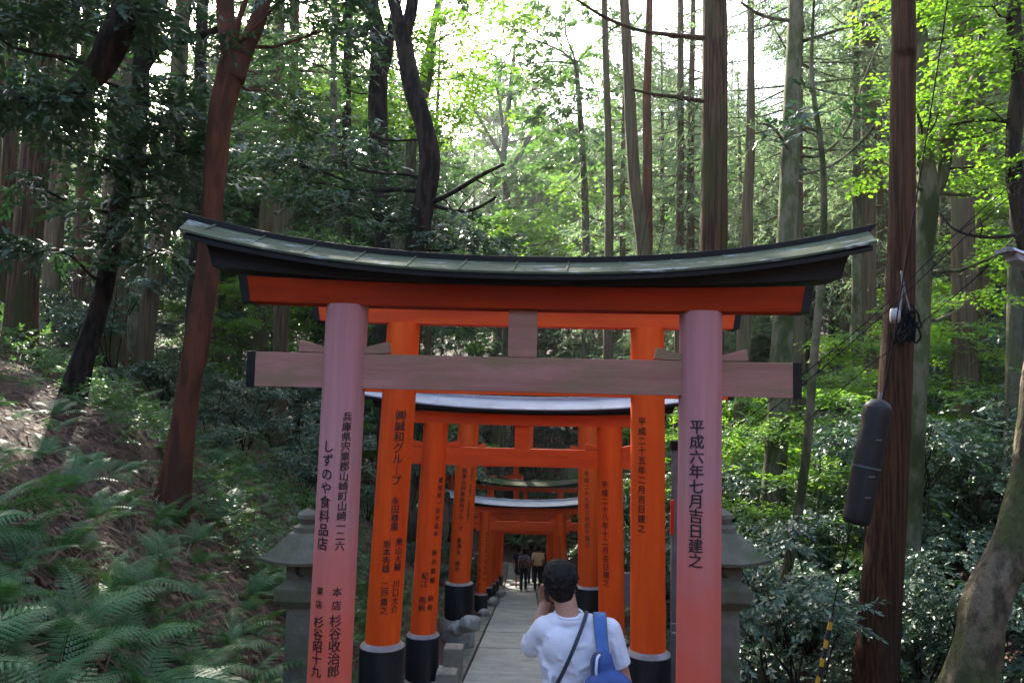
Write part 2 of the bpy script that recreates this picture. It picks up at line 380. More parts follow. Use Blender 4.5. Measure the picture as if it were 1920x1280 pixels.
    for s in (-1, 1):
        b = MB(); xs = np.linspace(-1, 1, 41)
        def loop(t):
            x = t*lr; xe = t*(lr-.05)
            z = c(x); return [(xe, s*d, zt+z*.96-zgd+.004), (xe, s*d, zt+z*.96-zgd+.018), (x, s*.02, zt+z+sl*(d)-zgd+.018), (x, s*.02, zt+z+sl*d-zgd+.002)]
        b.sweep(xs, loop)
        ro = b.build('roof_sheet', roofmat, root, auto=True)
        if detail == 2:
            for j in range(-6, 7):                                  # standing seams between the sheets
                sm = MB()
                x = j*.32 + .07*s
                if abs(x) > lr-.1: continue
                za, zb_ = zt+c(x)*.96-zgd+.019, zt+c(x)+sl*d-zgd+.019
                sm.add([(x-.006+.03*s*0, s*d, za),(x+.006, s*d, za),(x+.036, s*.03, zb_),(x+.024, s*.03, zb_),
                        (x-.006, s*d, za+.003),(x+.006, s*d, za+.003),(x+.036, s*.03, zb_+.003),(x+.024, s*.03, zb_+.003)],
                       [(0,3,2,1),(4,5,6,7),(0,1,5,4),(1,2,6,5),(2,3,7,6),(3,0,4,7)])
                sm.build('seam', roofmat, ro)
        f = MB()
        def loop2(t):
            x = t*(lr-.07); z = c(x)*.96
            return [(x, s*(d-.012), zt+z-zgd-.026), (x, s*(d-.012), zt+z-zgd+.002), (x, s*.05, zt+c(x)-zgd+.0+sl*(d-.05)), (x, s*.10, zt+c(x)-zgd-.01)]
        f.sweep(xs, loop2); f.build('fascia', M['black'], root, auto=True)
    rh_ = g.get('rh', .05); rg = beam('ridge_cap', M['black'] if roofmat is not M['zinc'] else M['zinc'], lr+.01, .035, zt+sl*d+.004, zt+sl*d+rh_, 1, 1, .05, bevel=.006)
    return root
def pil(Yv, top, bot): a = at(*top, Yv); b = at(*bot, Yv); return ((a.x, a.z), (b.x, b.z))
def zpx(y, Yv, x=980): return at(x, y, Yv).z
GRP = 'vermilion torii gates over the path'
Y1 = 4.9
torii('nearest torii gate with faded pink pillars and a green copper roof', Y1,
      pil(Y1, (652,572), (617,1280)), pil(Y1, (1314,590), (1309,1280)), .131,
      dict(sh=zpx(582,Y1), nk=zpx(735,Y1), hs=.142, hn=.215, hk=.045, lift=.235, ls=1.745, ln=1.715, lk=1.93, lr=2.14, rd=.26, slope=.39, rh=.05),
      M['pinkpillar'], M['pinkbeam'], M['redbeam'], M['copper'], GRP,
      texts=([('兵庫県宍粟郡山崎町山崎一二六', 652,781, 638,1022, 20), ('しずのや食料品店', 617,836, 605,1018, 23),
              ('本店', 633,1108, 632,1133, 17), ('東店', 601,1106, 599,1131, 15),
              ('杉谷收治郎', 630,1162, 626,1256, 25), ('杉谷昭十九', 598,1164, 593,1256, 24)],
             [('平成六年七月吉日建之', 1305,800, 1302,1050, 29)]))
Y2 = 6.9
torii('second torii gate in bright vermilion just behind the pink one', Y2,
      pil(Y2, (757,612), (717,1205)), pil(Y2, (1214,625), (1215,1222)), .146,
      dict(sh=zpx(613,Y2), nk=zpx(741,Y2), hs=.185, hn=.20, ls=1.85, ln=1.82, lk=1.98, lr=2.12, gz=[prof(Y2)+.3, prof(Y2)+.25]),
      M['verm'], M['verm_beam'], M['verm_beam'], M['copper'], GRP, base=zpx(1213,Y2),
      texts=([('㈱誠和グループ', 752,778, 743,900, 21), ('永田尊重', 742,938, 740,986, 15), ('奥山大輔 川口大介', 748,1016, 739,1142, 15),
              ('坂本秀雄 二戸貴之', 727,1018, 720,1142, 15)],
             [('平成二十五年二月吉日建之', 1203,790, 1202,990, 15)]))
Y3 = 9.4
torii('third torii gate with a pale zinc roof strip', Y3,
      pil(Y3, (818,790), (793,1190)), pil(Y3, (1143,797), (1147,1200)), .148,
      dict(sh=zpx(797,Y3), nk=zpx(874,Y3), hs=.13, hn=.21, ls=1.66, ln=1.66, lk=1.75, lr=1.93, rd=.25, slope=.44, hk=.05, lift=.14, gz=[zpx(1272,Y3), zpx(1280,Y3)]),
      M['verm'], M['verm_beam'], M['verm_beam'], M['zinc'], GRP, base=zpx(1192,Y3),
      texts=([('愛知県一宮市森本', 826,900, 817,1000, 10), ('新井寛樹 麻希', 815,1036, 806,1138, 11), ('紀江 南帆', 797,1078, 791,1138, 13)],
             [('平成二十八年十二月吉日建之', 1133,908, 1136,1092, 13)]))
Y4 = 15.0
torii('fourth torii gate with the thickest vermilion pillars', Y4,
      pil(Y4, (879,795), (861,1090)), pil(Y4, (1104,800), (1104,1100)), .20,
      dict(sh=zpx(793,Y4), nk=zpx(866,Y4), hs=.2, hn=.26, ls=2.1, ln=2.0, lk=2.2, lr=2.4, gz=[zpx(1158,Y4), zpx(1165,Y4)], collar=M['basetop']),
      M['verm'], M['verm_beam'], M['verm_beam'], M['zinc'], GRP, base=zpx(1094,Y4),
      texts=([('黒澤合同事務所グループ 黒澤治 勝栄', 871,882, 857,1066, 9), ('司法書士 行政書士 土地家屋調査士', 885,880, 877,976, 5)],
             [('平成二十九年二月初午建之', 1099,888, 1101,1020, 9)]), detail=1)
Y5 = 22.0
torii('fifth torii gate with a thin bluish white roof edge', Y5,
      pil(Y5, (910,960), (902,1114)), pil(Y5, (1051,962), (1056,1116)), .14,
      dict(sh=zpx(961,Y5), nk=zpx(992,Y5), hs=.15, hn=.21, ls=1.75, ln=1.7, lk=1.9, lr=2.05, rd=.28, slope=.40, hk=.05, gz=[zpx(1148,Y5), zpx(1148,Y5)]),
      M['verm'], M['verm_beam'], M['verm_beam'], M['zinc'], GRP, base=zpx(1114,Y5),
      texts=([('愛知県名古屋市', 913,1000, 911,1040, 4), ('岡本和夫', 910,1052, 907,1085, 5), ('京都市', 900,1068, 899,1095, 5)],
             [('平成十九年八月吉日建之', 1049,1005, 1050,1050, 4)]), detail=1)
ords = ['sixth', 'seventh', 'eighth', 'ninth', 'tenth']
for i, (Yg, w2, dx) in enumerate(((26.2, 1.06, -.12), (28.4, 1.05, -.10), (30.6, 1.04, -.08), (33.8, 1.02, -.05))):
    z0 = prof(Yg); b0 = z0 + .46
    torii('%s torii gate counted from the pink one' % ords[i], Yg,
          ((dx-w2, z0+2.8), (dx-w2-.08, z0)), ((dx+w2, z0+2.8), (dx+w2+.08, z0)), .135,
          dict(sh=z0+2.72-.02*i, nk=z0+2.26-.02*i, ls=1.7, ln=1.6, lk=1.85, lr=2.0, gz=[z0, z0]),
          M['verm'], M['verm_beam'], M['verm_beam'], M['zinc'] if i % 2 else M['copper'], GRP, base=b0, detail=1)
for i, (x, Yg, hh, ww, yaw, lab) in enumerate(((-.1, 39.5, 3.9, 1.75, R(-7), 'large far torii gate with a mossy brown roof in front of the hall'),
                                      (-2.4, 44.0, 4.3, 1.9, R(24), 'hindmost torii gate with a mossy roof half hidden by a trunk'))):
    z0 = prof(Yg)
    torii(lab, Yg, ((x-ww, z0+hh), (x-ww-.1, z0)), ((x+ww, z0+hh), (x+ww+.1, z0)), .17,
          dict(sh=z0+hh-.2, nk=z0+hh-.95, hs=.2, hn=.26, ls=2.6, ln=2.4, lk=2.75, lr=3.0, rd=.5, slope=.40, hk=.1, lift=.35, gz=[z0, z0]),
          M['verm'], M['verm_beam'], M['verm_beam'], M['thatch'], GRP, base=z0+.5, detail=1, loc=Vector((x, Yg, z0)), yaw=yaw)
# ------------------------------------------------------------------ stone lanterns
def lantern(label, px, Yl):
    p = at(px, 955, Yl); z0 = prof(Yl) - .05; H = p.z - z0
    root = empty('stone_lantern', (p.x, Yl, z0), label, 'stone lantern', 'stone lanterns behind the pink gate')
    def sq(name, rows, m=M['grey_stone'], parent=root, sub=10, corner=0):
        b = MB(); V = []; F = []; n = sub*4
        for (h, z, up) in rows:
            for k in range(n):
                s, t = divmod(k, sub); t = t/sub*2-1
                x, y = [(t, -1), (1, t), (-t, 1), (-1, -t)][s]
                cz = (max(abs(x), abs(y))*min(abs(x), abs(y)))**2.2
                V.append((x*h*(1+.03*cz*(up > 0)), y*h*(1+.03*cz*(up > 0)), z + up*cz))
        for i in range(len(rows)-1):
            for k in range(n): F.append((i*n+k, i*n+(k+1)%n, (i+1)*n+(k+1)%n, (i+1)*n+k))
        F.append(tuple(range(n))[::-1]); F.append(tuple((len(rows)-1)*n+k for k in range(n)))
        b.add(V, F); return b.build(name, m, parent, auto=True)
    t = H
    sq('column', [(.17, 0, 0), (.165, .12, 0), (.115, .35, 0), (.098, t-.95, 0), (.096, t-.66, 0)])
    sq('platform', [(.11, t-.66, 0), (.165, t-.60, 0), (.170, t-.52, 0), (.165, t-.515, 0), (.11, t-.47, 0)])
    fb = sq('fire_box', [(.105, t-.47, 0), (.108, t-.33, 0)])
    m = MB(); pts = [(.045*math.cos(a), -.1085, t-.40+.045*math.sin(a)) for a in np.linspace(R(60), R(300), 12)]
    pts2 = [(.020+.036*math.cos(a), -.1085, t-.40+.036*math.sin(a)) for a in np.linspace(R(290), R(70), 12)]
    m.add(pts+pts2, [tuple(range(24))]); m.build('crescent_window', M['kanji'], fb)
    sq('lantern_roof', [(.12, t-.345, 0), (.250, t-.345, .035), (.256, t-.325, .04), (.215, t-.29, .02), (.165, t-.235, .01), (.125, t-.175, 0), (.10, t-.15, 0)])
    f = MB(); f.lathe([(.095, t-.15), (.095, t-.115), (.07, t-.11), (.055, t-.095), (.062, t-.08), (.075, t-.055), (.07, t-.03), (.045, t-.010), (.012, t+.008), (.002, t+.012)], 24)
    fo = f.build('finial', M['grey_stone'], root, auto=True)
lantern('mossy stone lantern behind the left pillar of the pink gate', 578, 5.6)
lantern('mossy stone lantern behind the right pillar of the pink gate', 1354, 5.6)
# ------------------------------------------------------------------ organic meshes (voxel remesh)
def caps_into(bm, a, b, ra, rb, seg=16):
    a = Vector(a); b = Vector(b); d = b - a; L = d.length
    q = d.to_track_quat('Z', 'Y').to_matrix().to_4x4()
    rows = []
    for i in range(5): t = -math.pi/2 + i/4*math.pi/2; rows.append((ra*math.cos(t)+1e-4, ra*math.sin(t)))
    for i in range(5): t = i/4*math.pi/2; rows.append((rb*math.cos(t)+1e-4, L + rb*math.sin(t)))
    V = []
    for r_, z in rows:
        V.append([bm.verts.new(a + (q @ Vector((r_*math.cos(2*math.pi*k/seg), r_*math.sin(2*math.pi*k/seg), z)))) for k in range(seg)])
    for i in range(len(rows)-1):
        for k in range(seg): bm.faces.new((V[i][k], V[i][(k+1)%seg], V[i+1][(k+1)%seg], V[i+1][k]))
    bm.faces.new(V[0][::-1]); bm.faces.new(V[-1])
def organic(prims, voxel=.012, smooth=4, cut=None):
    """prims: ('c', a, b, ra, rb) tapered capsule or ('e', centre, radii, euler)"""
    bm = bmesh.new()
    for p in prims:
        if p[0] == 'c': caps_into(bm, *p[1:5])
        else:
            mt = Matrix.Translation(p[1])
            if len(p) > 3: 
                from mathutils import Euler
                mt = mt @ Euler(p[3]).to_matrix().to_4x4()
            mt = mt @ Matrix.Diagonal((*p[2], 1)); bmesh.ops.create_uvsphere(bm, u_segments=24, v_segments=16, radius=1, matrix=mt)
    me = bpy.data.meshes.new('o'); bm.to_mesh(me); bm.free()
    o = bpy.data.objects.new('tmp', me); C.objects.link(o)
    md = o.modifiers.new('r', 'REMESH'); md.mode = 'VOXEL'; md.voxel_size = voxel; md.use_smooth_shade = True
    ms = o.modifiers.new('s', 'SMOOTH'); ms.iterations = smooth; ms.factor = .5
    dg = bpy.context.evaluated_depsgraph_get(); out = bpy.data.meshes.new_from_object(o.evaluated_get(dg))
    bpy.data.objects.remove(o)
    if cut:
        bm = bmesh.new(); bm.from_mesh(out)
        for co, no, cond in cut:
            g = [v for v in bm.verts if cond(v.co)]; gs = set(g)
            fs = [f for f in bm.faces if any(v in gs for v in f.verts)]; es = {e for f in fs for e in f.edges}; vs = {v for f in fs for v in f.verts}
            r_ = bmesh.ops.bisect_plane(bm, geom=list(vs)+list(es)+fs, plane_co=co, plane_no=no, clear_outer=True)
            eds = [e for e in r_['geom_cut'] if isinstance(e, bmesh.types.BMEdge)]
            bmesh.ops.edgeloop_fill(bm, edges=eds) if eds else None
        bm.to_mesh(out); bm.free()
    return out
M['skin'] = mat('skin', (.42,.20,.13), (.36,.165,.105), (20,)*3, .5)
M['hair'] = mat('black_hair', (.010,.008,.008), (.018,.014,.012), (60,60,14), .75, .006, (120,120,30), spec=.15)
M['beard'] = mat('short_beard', (.05,.025,.018), (.09,.045,.03), (90,)*3, .7, .003, (200,)*3)
M['tee'] = mat('white_cotton', (.66,.65,.72), (.60,.59,.67), (6,)*3, .9, .014, (3.5,3.5,7), spec=.2)
M['blue'] = mat('blue_nylon', (.018,.065,.24), (.010,.040,.17), (9,)*3, .55, .010, (7,7,3))
M['bluestrap'] = mat('blue_strap_webbing', (.022,.10,.30), (.018,.08,.25), (30,)*3, .6, .002, (80,)*3)
M['greytrim'] = mat('grey_edging', (.09,.10,.14), (.07,.08,.11), (30,)*3, .7)
M['darkcloth'] = mat('black_cloth', (.012,.012,.018), (.022,.022,.03), (9,)*3, .8, .006, (8,)*3)
M['strap'] = mat('dark_strap', (.010,.010,.025), (.018,.018,.035), (60,)*3, .6)
M['pouch'] = mat('dark_red_pouch', (.10,.008,.010), (.06,.006,.008), (20,)*3, .6)
M['yellowtee'] = mat('pale_yellow_cotton', (.66,.62,.36), (.58,.54,.31), (6,)*3, .85, .01, (8,)*3)
M['greytee'] = mat('blue_grey_cotton', (.24,.25,.34), (.19,.20,.28), (6,)*3, .85, .01, (8,)*3)
M['brownpack'] = mat('brown_canvas', (.17,.09,.075), (.12,.07,.06), (9,)*3, .8, .006, (12,)*3)
M['white'] = mat('white_rubber', (.6,.6,.6), (.5,.5,.5), (9,)*3, .6)
def tube_obj(name, pts, rad, m, parent=None, k=5, seg=8, flat=None):
    P = catmull([tuple(p) for p in pts], k); b = MB(); rr = rad
    if hasattr(rad, '__len__'):
        rr = [float(np.interp(i/(len(P)-1), np.linspace(0, 1, len(rad)), rad)) for i in range(len(P))]
    b.tube([p[:3] for p in P], rr, seg); o = b.build(name, m, parent, smooth=True); return o
def ribbon(name, pts, widths, nrm, m, parent=None, th=.006, k=6, edge=None):
    """flat strap along pts; nrm(i) outward normal"""
    P = [Vector(p) for p in catmull([tuple(p) for p in pts], k)]; n = len(P)
    b = MB(); e = MB()
    W = [float(np.interp(i/(n-1), np.linspace(0, 1, len(widths)), widths)) for i in range(n)]
    Nn = [Vector(x) for x in catmull([tuple(p) for p in nrm], k)]
    V = []; V2 = []
    for i, p in enumerate(P):
        t = (P[min(i+1, n-1)]-P[max(i-1, 0)]).normalized(); no = Nn[i].normalized(); s = t.cross(no).normalized()
        V += [p - s*W[i]/2, p + s*W[i]/2, p + s*W[i]/2*.92 + no*th, p - s*W[i]/2*.92 + no*th]
    F = [(i*4+j, (i+1)*4+j, (i+1)*4+(j+1)%4, i*4+(j+1)%4) for i in range(n-1) for j in range(4)] + [(0,1,2,3), tuple((n-1)*4+j for j in (3,2,1,0))]
    b.add(V, F); o = b.build(name, m, parent, auto=True)
    return o, P, W, Nn
# --- the man in the white T-shirt, seen from behind
YM = 4.0; GM = prof(YM)
PMX = at(1078, 1280, YM).x
ml = 'man in a white T-shirt seen from behind, left hand raised to his face'
man = empty('person', (PMX, YM, GM), ml, 'person')
def hand(wrist, dirv, up, side):
    """relaxed curled hand: palm + four fingers + thumb as prims"""
    w_ = Vector(wrist); d = Vector(dirv).normalized(); u = Vector(up).normalized(); s = d.cross(u).normalized()*side
    pr = [('c', w_ + d*.015, w_ + d*.075 + s*.012, .026, .022), ('c', w_ + d*.015 - s*.012, w_ + d*.075 - s*.022, .022, .020)]
    for i, (ln, off) in enumerate(((.070, .030), (.078, .011), (.073, -.008), (.058, -.027))):
        b0 = w_ + d*.082 + s*off; b1 = b0 + d*ln*.5 - u*.006; b2 = b1 + d*ln*.28 - u*ln*.32; b3 = b2 + d*ln*.02 - u*ln*.30
        pr += [('c', b0, b1, .0095, .0088), ('c', b1, b2, .0088, .008), ('c', b2, b3, .008, .007)]
    t0 = w_ + d*.025 + s*.026; t1 = t0 + d*.038 + s*.024 - u*.008; t2 = t1 + d*.030 + s*.004 - u*.014
    pr += [('c', t0, t1, .012, .0105), ('c', t1, t2, .0105, .0085)]
    return pr
HX, HY, HZ = -.082, .045, 1.665      # head centre
body = [('e', (HX, HY, HZ+.015), (.074, .093, .100)), ('e', (HX-.008, HY+.045, HZ-.055), (.054, .052, .058)),       # skull, jaw
        ('c', (HX+.022, HY-.012, HZ-.05), (-.035, -.005, 1.48), .054, .062),                                 # neck
        ('e', (HX-.012, HY+.098, HZ-.012), (.011, .016, .022)), ('e', (HX-.012, HY+.090, HZ-.052), (.022, .012, .010)),  # nose, lips
        ('e', (HX-.076, HY+.004, HZ-.012), (.010, .020, .032)), ('e', (HX+.076, HY+.004, HZ-.012), (.010, .020, .032)),  # ears
        ('e', (-.01, 0, 1.28), (.145, .09, .22)), ('e', (0, .005, 1.04), (.140, .095, .14)),
        ('c', (-.13, .0, 1.455), (.13, .0, 1.455), .042, .042),
        ('c', (.170, 0, 1.45), (.238, .0, 1.195), .046, .045), ('c', (.238, .0, 1.195), (.215, .20, 1.12), .043, .028),
        ('c', (-.155, .01, 1.455), (-.212, .09, 1.345), .044, .040), ('c', (-.212, .09, 1.345), (-.150, .165, 1.535), .042, .028),
        ('c', (-.085, .0, .95), (-.10, .02, .52), .085, .055), ('c', (-.10, .02, .52), (-.11, -.03, .09), .052, .036),
        ('c', (.085, .0, .95), (.10, .03, .52), .085, .055), ('c', (.10, .03, .52), (.11, .0, .09), .052, .036),
        ('c', (-.11, -.04, .05), (-.12, .14, .03), .038, .030), ('c', (.11, -.01, .05), (.12, .17, .03), .038, .030)]
body += hand((-.150, .165, 1.535), (.25, -.10, 1), (-.3, .9, .0), 1)
body += hand((.215, .20, 1.12), (-.1, 1, -.15), (0, .1, 1), -1)
bo = link('body', organic(body, .0075, 3), M['skin'], man)
hair = [('e', (HX+.002, HY-.012, HZ+.032), (.086, .098, .088)), ('e', (HX+.004, HY-.050, HZ-.006), (.073, .052, .070)),
        ('e', (HX-.01, HY+.04, HZ+.062), (.070, .058, .050)), ('e', (HX+.012, HY-.052, HZ-.050), (.052, .036, .035))]
rh = random.Random(2)
for i in range(420):
    th = rh.uniform(0, 2*math.pi); ph = rh.uniform(-.75, 1.5)
    r_ = Vector((.086*math.cos(ph)*math.cos(th), .096*math.cos(ph)*math.sin(th), .090*math.sin(ph)))
    if r_.y > .03 and r_.z < .04: continue
    p0 = Vector((HX+.002, HY-.014, HZ+.030)) + r_*.97
    hair.append(('c', p0, p0 + r_.normalized()*.005 + Vector((rh.uniform(-.012,.012), rh.uniform(-.012,.012), -.012)), .0065, .003))
link('hair', organic(hair, .0045, 1), M['hair'], man)
link('beard', organic([('c', (HX-.068, HY+.012, HZ-.03), (HX-.052, HY+.05, HZ-.085), .014, .022), ('c', (HX-.052, HY+.05, HZ-.085), (HX-.008, HY+.082, HZ-.098), .022, .024),
      ('c', (HX+.058, HY+.012, HZ-.03), (HX+.042, HY+.05, HZ-.085), .014, .022), ('c', (HX+.042, HY+.05, HZ-.085), (HX-.008, HY+.082, HZ-.098), .022, .024)], .006, 2), M['beard'], man)
shirt = [('e', (-.008, .0, 1.32), (.176, .118, .20)), ('e', (-.005, .0, 1.14), (.166, .116, .18)), ('e', (0, .0, .98), (.168, .118, .12)),
         ('c', (-.140, -.005, 1.445), (.150, -.005, 1.445), .070, .070), ('c', (-.11, -.005, 1.475), (.07, -.005, 1.475), .058, .058),
         ('e', (-.035, -.0, 1.50), (.085, .076, .034)),
         ('e', (-.09, -.055, 1.38), (.075, .060, .10)), ('e', (.09, -.055, 1.38), (.075, .060, .10)),
         ('c', (.160, 0, 1.445), (.236, .0, 1.20), .070, .066),
         ('c', (-.150, .01, 1.445), (-.214, .09, 1.342), .068, .062), ('c', (-.214, .09, 1.342), (-.190, .118, 1.42), .060, .056)]
# cloth folds as thin ridges pulled from the armpits and the strap
for a, b_, rr in (((-.15,-.075,1.36),(-.02,-.122,1.28),.012), ((-.16,-.07,1.30),(-.03,-.118,1.21),.011), ((.15,-.08,1.36),(.02,-.122,1.30),.012), ((.14,-.08,1.42),(.0,-.112,1.40),.010),
                  ((-.15,-.07,1.18),(-.02,-.118,1.13),.011), ((-.05,-.116,1.10),(.12,-.102,1.17),.011), ((-.18,.0,1.46),(-.12,-.085,1.38),.012), ((-.14,-.085,1.44),(-.08,-.118,1.34),.010),
                  ((.205,-.055,1.40),(.24,-.06,1.30),.013), ((.17,-.07,1.42),(.215,-.066,1.30),.012), ((.21,-.066,1.28),(.27,-.05,1.24),.010), ((-.13,-.092,1.26),(-.10,-.108,1.1),.010),
                  ((-.26,.055,1.36),(-.17,.02,1.30),.012), ((-.24,.04,1.41),(-.17,-.03,1.34),.012), ((-.02,-.122,1.34),(.03,-.122,1.2),.009)):
    shirt.append(('c', a, b_, rr, rr*.6))
ad = (Vector((.236, 0, 1.20)) - Vector((.160, 0, 1.445))).normalized()
sh_me = organic(shirt, .0085, 3, cut=[(Vector((.210, 0, 1.285)), ad, lambda c: c.x > .150 and c.z < 1.33),
                                      (Vector((-.203, .103, 1.385)), Vector((.25, .2, 1)).normalized(), lambda c: c.x < -.15 and c.y > .055 and c.z > 1.36),
                                      (Vector((0, 0, .93)), Vector((0, 0, -1)), lambda c: c.z < 1.0 and abs(c.x) < .2)])
tee = link('t_shirt', sh_me, M['tee'], man)
tr = MB()                                                      # collar rib and sleeve hem
cp = [(-.036 + .068*math.cos(a), .002 + .064*math.sin(a), 1.527 + .012*math.sin(a)) for a in np.linspace(0, 2*math.pi, 28)]
tr.tube(cp, .0085, 8); tr.build('collar', M['tee'], tee, smooth=True)
link('trousers', organic([('e', (0, .0, .93), (.165, .12, .13)), ('c', (-.088, .0, .90), (-.10, .02, .52), .098, .072), ('c', (-.10, .02, .52), (-.11, -.03, .10), .070, .058),
      ('c', (.088, .0, .90), (.10, .03, .52), .098, .072), ('c', (.10, .03, .52), (.11, .0, .10), .070, .058)], .014, 3), M['darkcloth'], man)
for s, yy in ((-1, -.04), (1, -.01)):
    link('shoe', organic([('c', (s*.11, yy-.02, .055), (s*.122, yy+.20, .038), .052, .042)], .01, 2), M['darkcloth'], man)
# cross-body pouch on a dark strap (a thing of its own)
pch = empty('shoulder_pouch', (PMX, YM, GM), 'small dark red pouch on a thin dark strap across the white T-shirt', 'pouch')
ribbon('strap', [(.045,.085,1.46),(.052,.0,1.538),(.030,-.080,1.500),(-.025,-.132,1.38),(-.085,-.134,1.25),(-.150,-.108,1.14)],
       [.019]*6, [(.2,.8,.4),(.2,0,1),(0,-.7,.7),(0,-1,.15),(-.15,-1,.05),(-.5,-1,.1)], M['strap'], pch, th=.006)
link('pouch_body', organic([('e', (-.168, -.10, 1.125), (.022, .030, .032), (0, .2, .3)), ('e', (-.175, -.095, 1.08), (.034, .05, .05), (0, .2, .3))], .007, 3), M['pouch'], pch)
# blue backpack hanging from the right shoulder
bp = empty('backpack', (PMX, YM, GM), 'blue backpack slung on the right shoulder of the man in white', 'backpack')
packp = [('e', (.122, -.180, 1.31), (.054, .055, .11), (0, -.18, 0)), ('e', (.150, -.205, 1.185), (.135, .090, .15), (0, -.25, 0)), ('e', (.180, -.175, 1.07), (.140, .085, .18), (0, -.2, 0)),
         ('c', (.22, -.17, 1.13), (.29, -.16, 1.135), .05, .035), ('e', (.21, -.17, .90), (.12, .09, .13))]
for a, b_ in (((.110,-.215,1.32),(.150,-.262,1.05)), ((.140,-.215,1.33),(.205,-.262,1.08)), ((.095,-.20,1.27),(.105,-.250,1.05)), ((.165,-.205,1.27),(.245,-.235,1.08)), ((.12,-.225,1.22),(.19,-.25,1.16))):
    packp.append(('c', a, b_, .008, .012))
pk = link('pack_body', organic(packp, .008, 2), M['blue'], bp)
link('top_flap', organic([('c', (.116,-.175,1.395), (.130,-.190,1.335), .026, .032), ('c', (.140,-.175,1.385), (.152,-.195,1.325), .020, .026), ('c', (.105,-.200,1.325), (.165,-.205,1.305), .014, .016)], .006, 2), M['blue'], bp)
link('back_panel', organic([('e', (.070, -.150, 1.13), (.045, .030, .10), (0,-.1,0)), ('e', (.07, -.15, 1.0), (.05, .04, .12))], .008, 2), M['darkcloth'], bp)
sp, P_, W_, N_ = ribbon('shoulder_strap', [(.118,.095,1.42),(.116,.0,1.528),(.113,-.080,1.500),(.116,-.128,1.44),(.122,-.175,1.385),(.128,-.212,1.33)],
       [.056,.056,.056,.054,.050,.045], [(0,.8,.4),(0,0,1),(0,-.6,.8),(0,-1,.3),(0,-1,.3),(0,-1,.2)], M['bluestrap'], bp, th=.012)
for s in (-1, 1):
    e = MB(); pts = []
    for i, p in enumerate(P_):
        t = (P_[min(i+1, len(P_)-1)]-P_[max(i-1, 0)]).normalized(); no = N_[i].normalized(); sd_ = t.cross(no).normalized()
        pts.append(p + sd_*s*W_[i]*.5 + no*.006)
    e.tube(pts, .005, 6); e.build('strap_edging', M['greytrim'], sp, smooth=True)
tube_obj('carry_loop', [(.105,-.205,1.405),(.080,-.215,1.41),(.062,-.215,1.37),(.066,-.215,1.315),(.085,-.21,1.30)], .006, M['greytrim'], bp)
tube_obj('carry_loop', [(.100,-.21,1.40),(.088,-.225,1.385),(.084,-.23,1.35),(.084,-.23,1.32),(.090,-.22,1.305)], .007, M['tee'], bp)
lg = MB()
for i, ch in enumerate('Gre'):
    V, F = glyph(ch); s = .026
    lg.add([(.160 + (a+.45)*s + i*.018, -.285 - .004*i, 1.150 + c*s + .008*i + (a+.45)*s*.4) for a, c in V], F)
lg.build('lettering', M['tee'], pk)
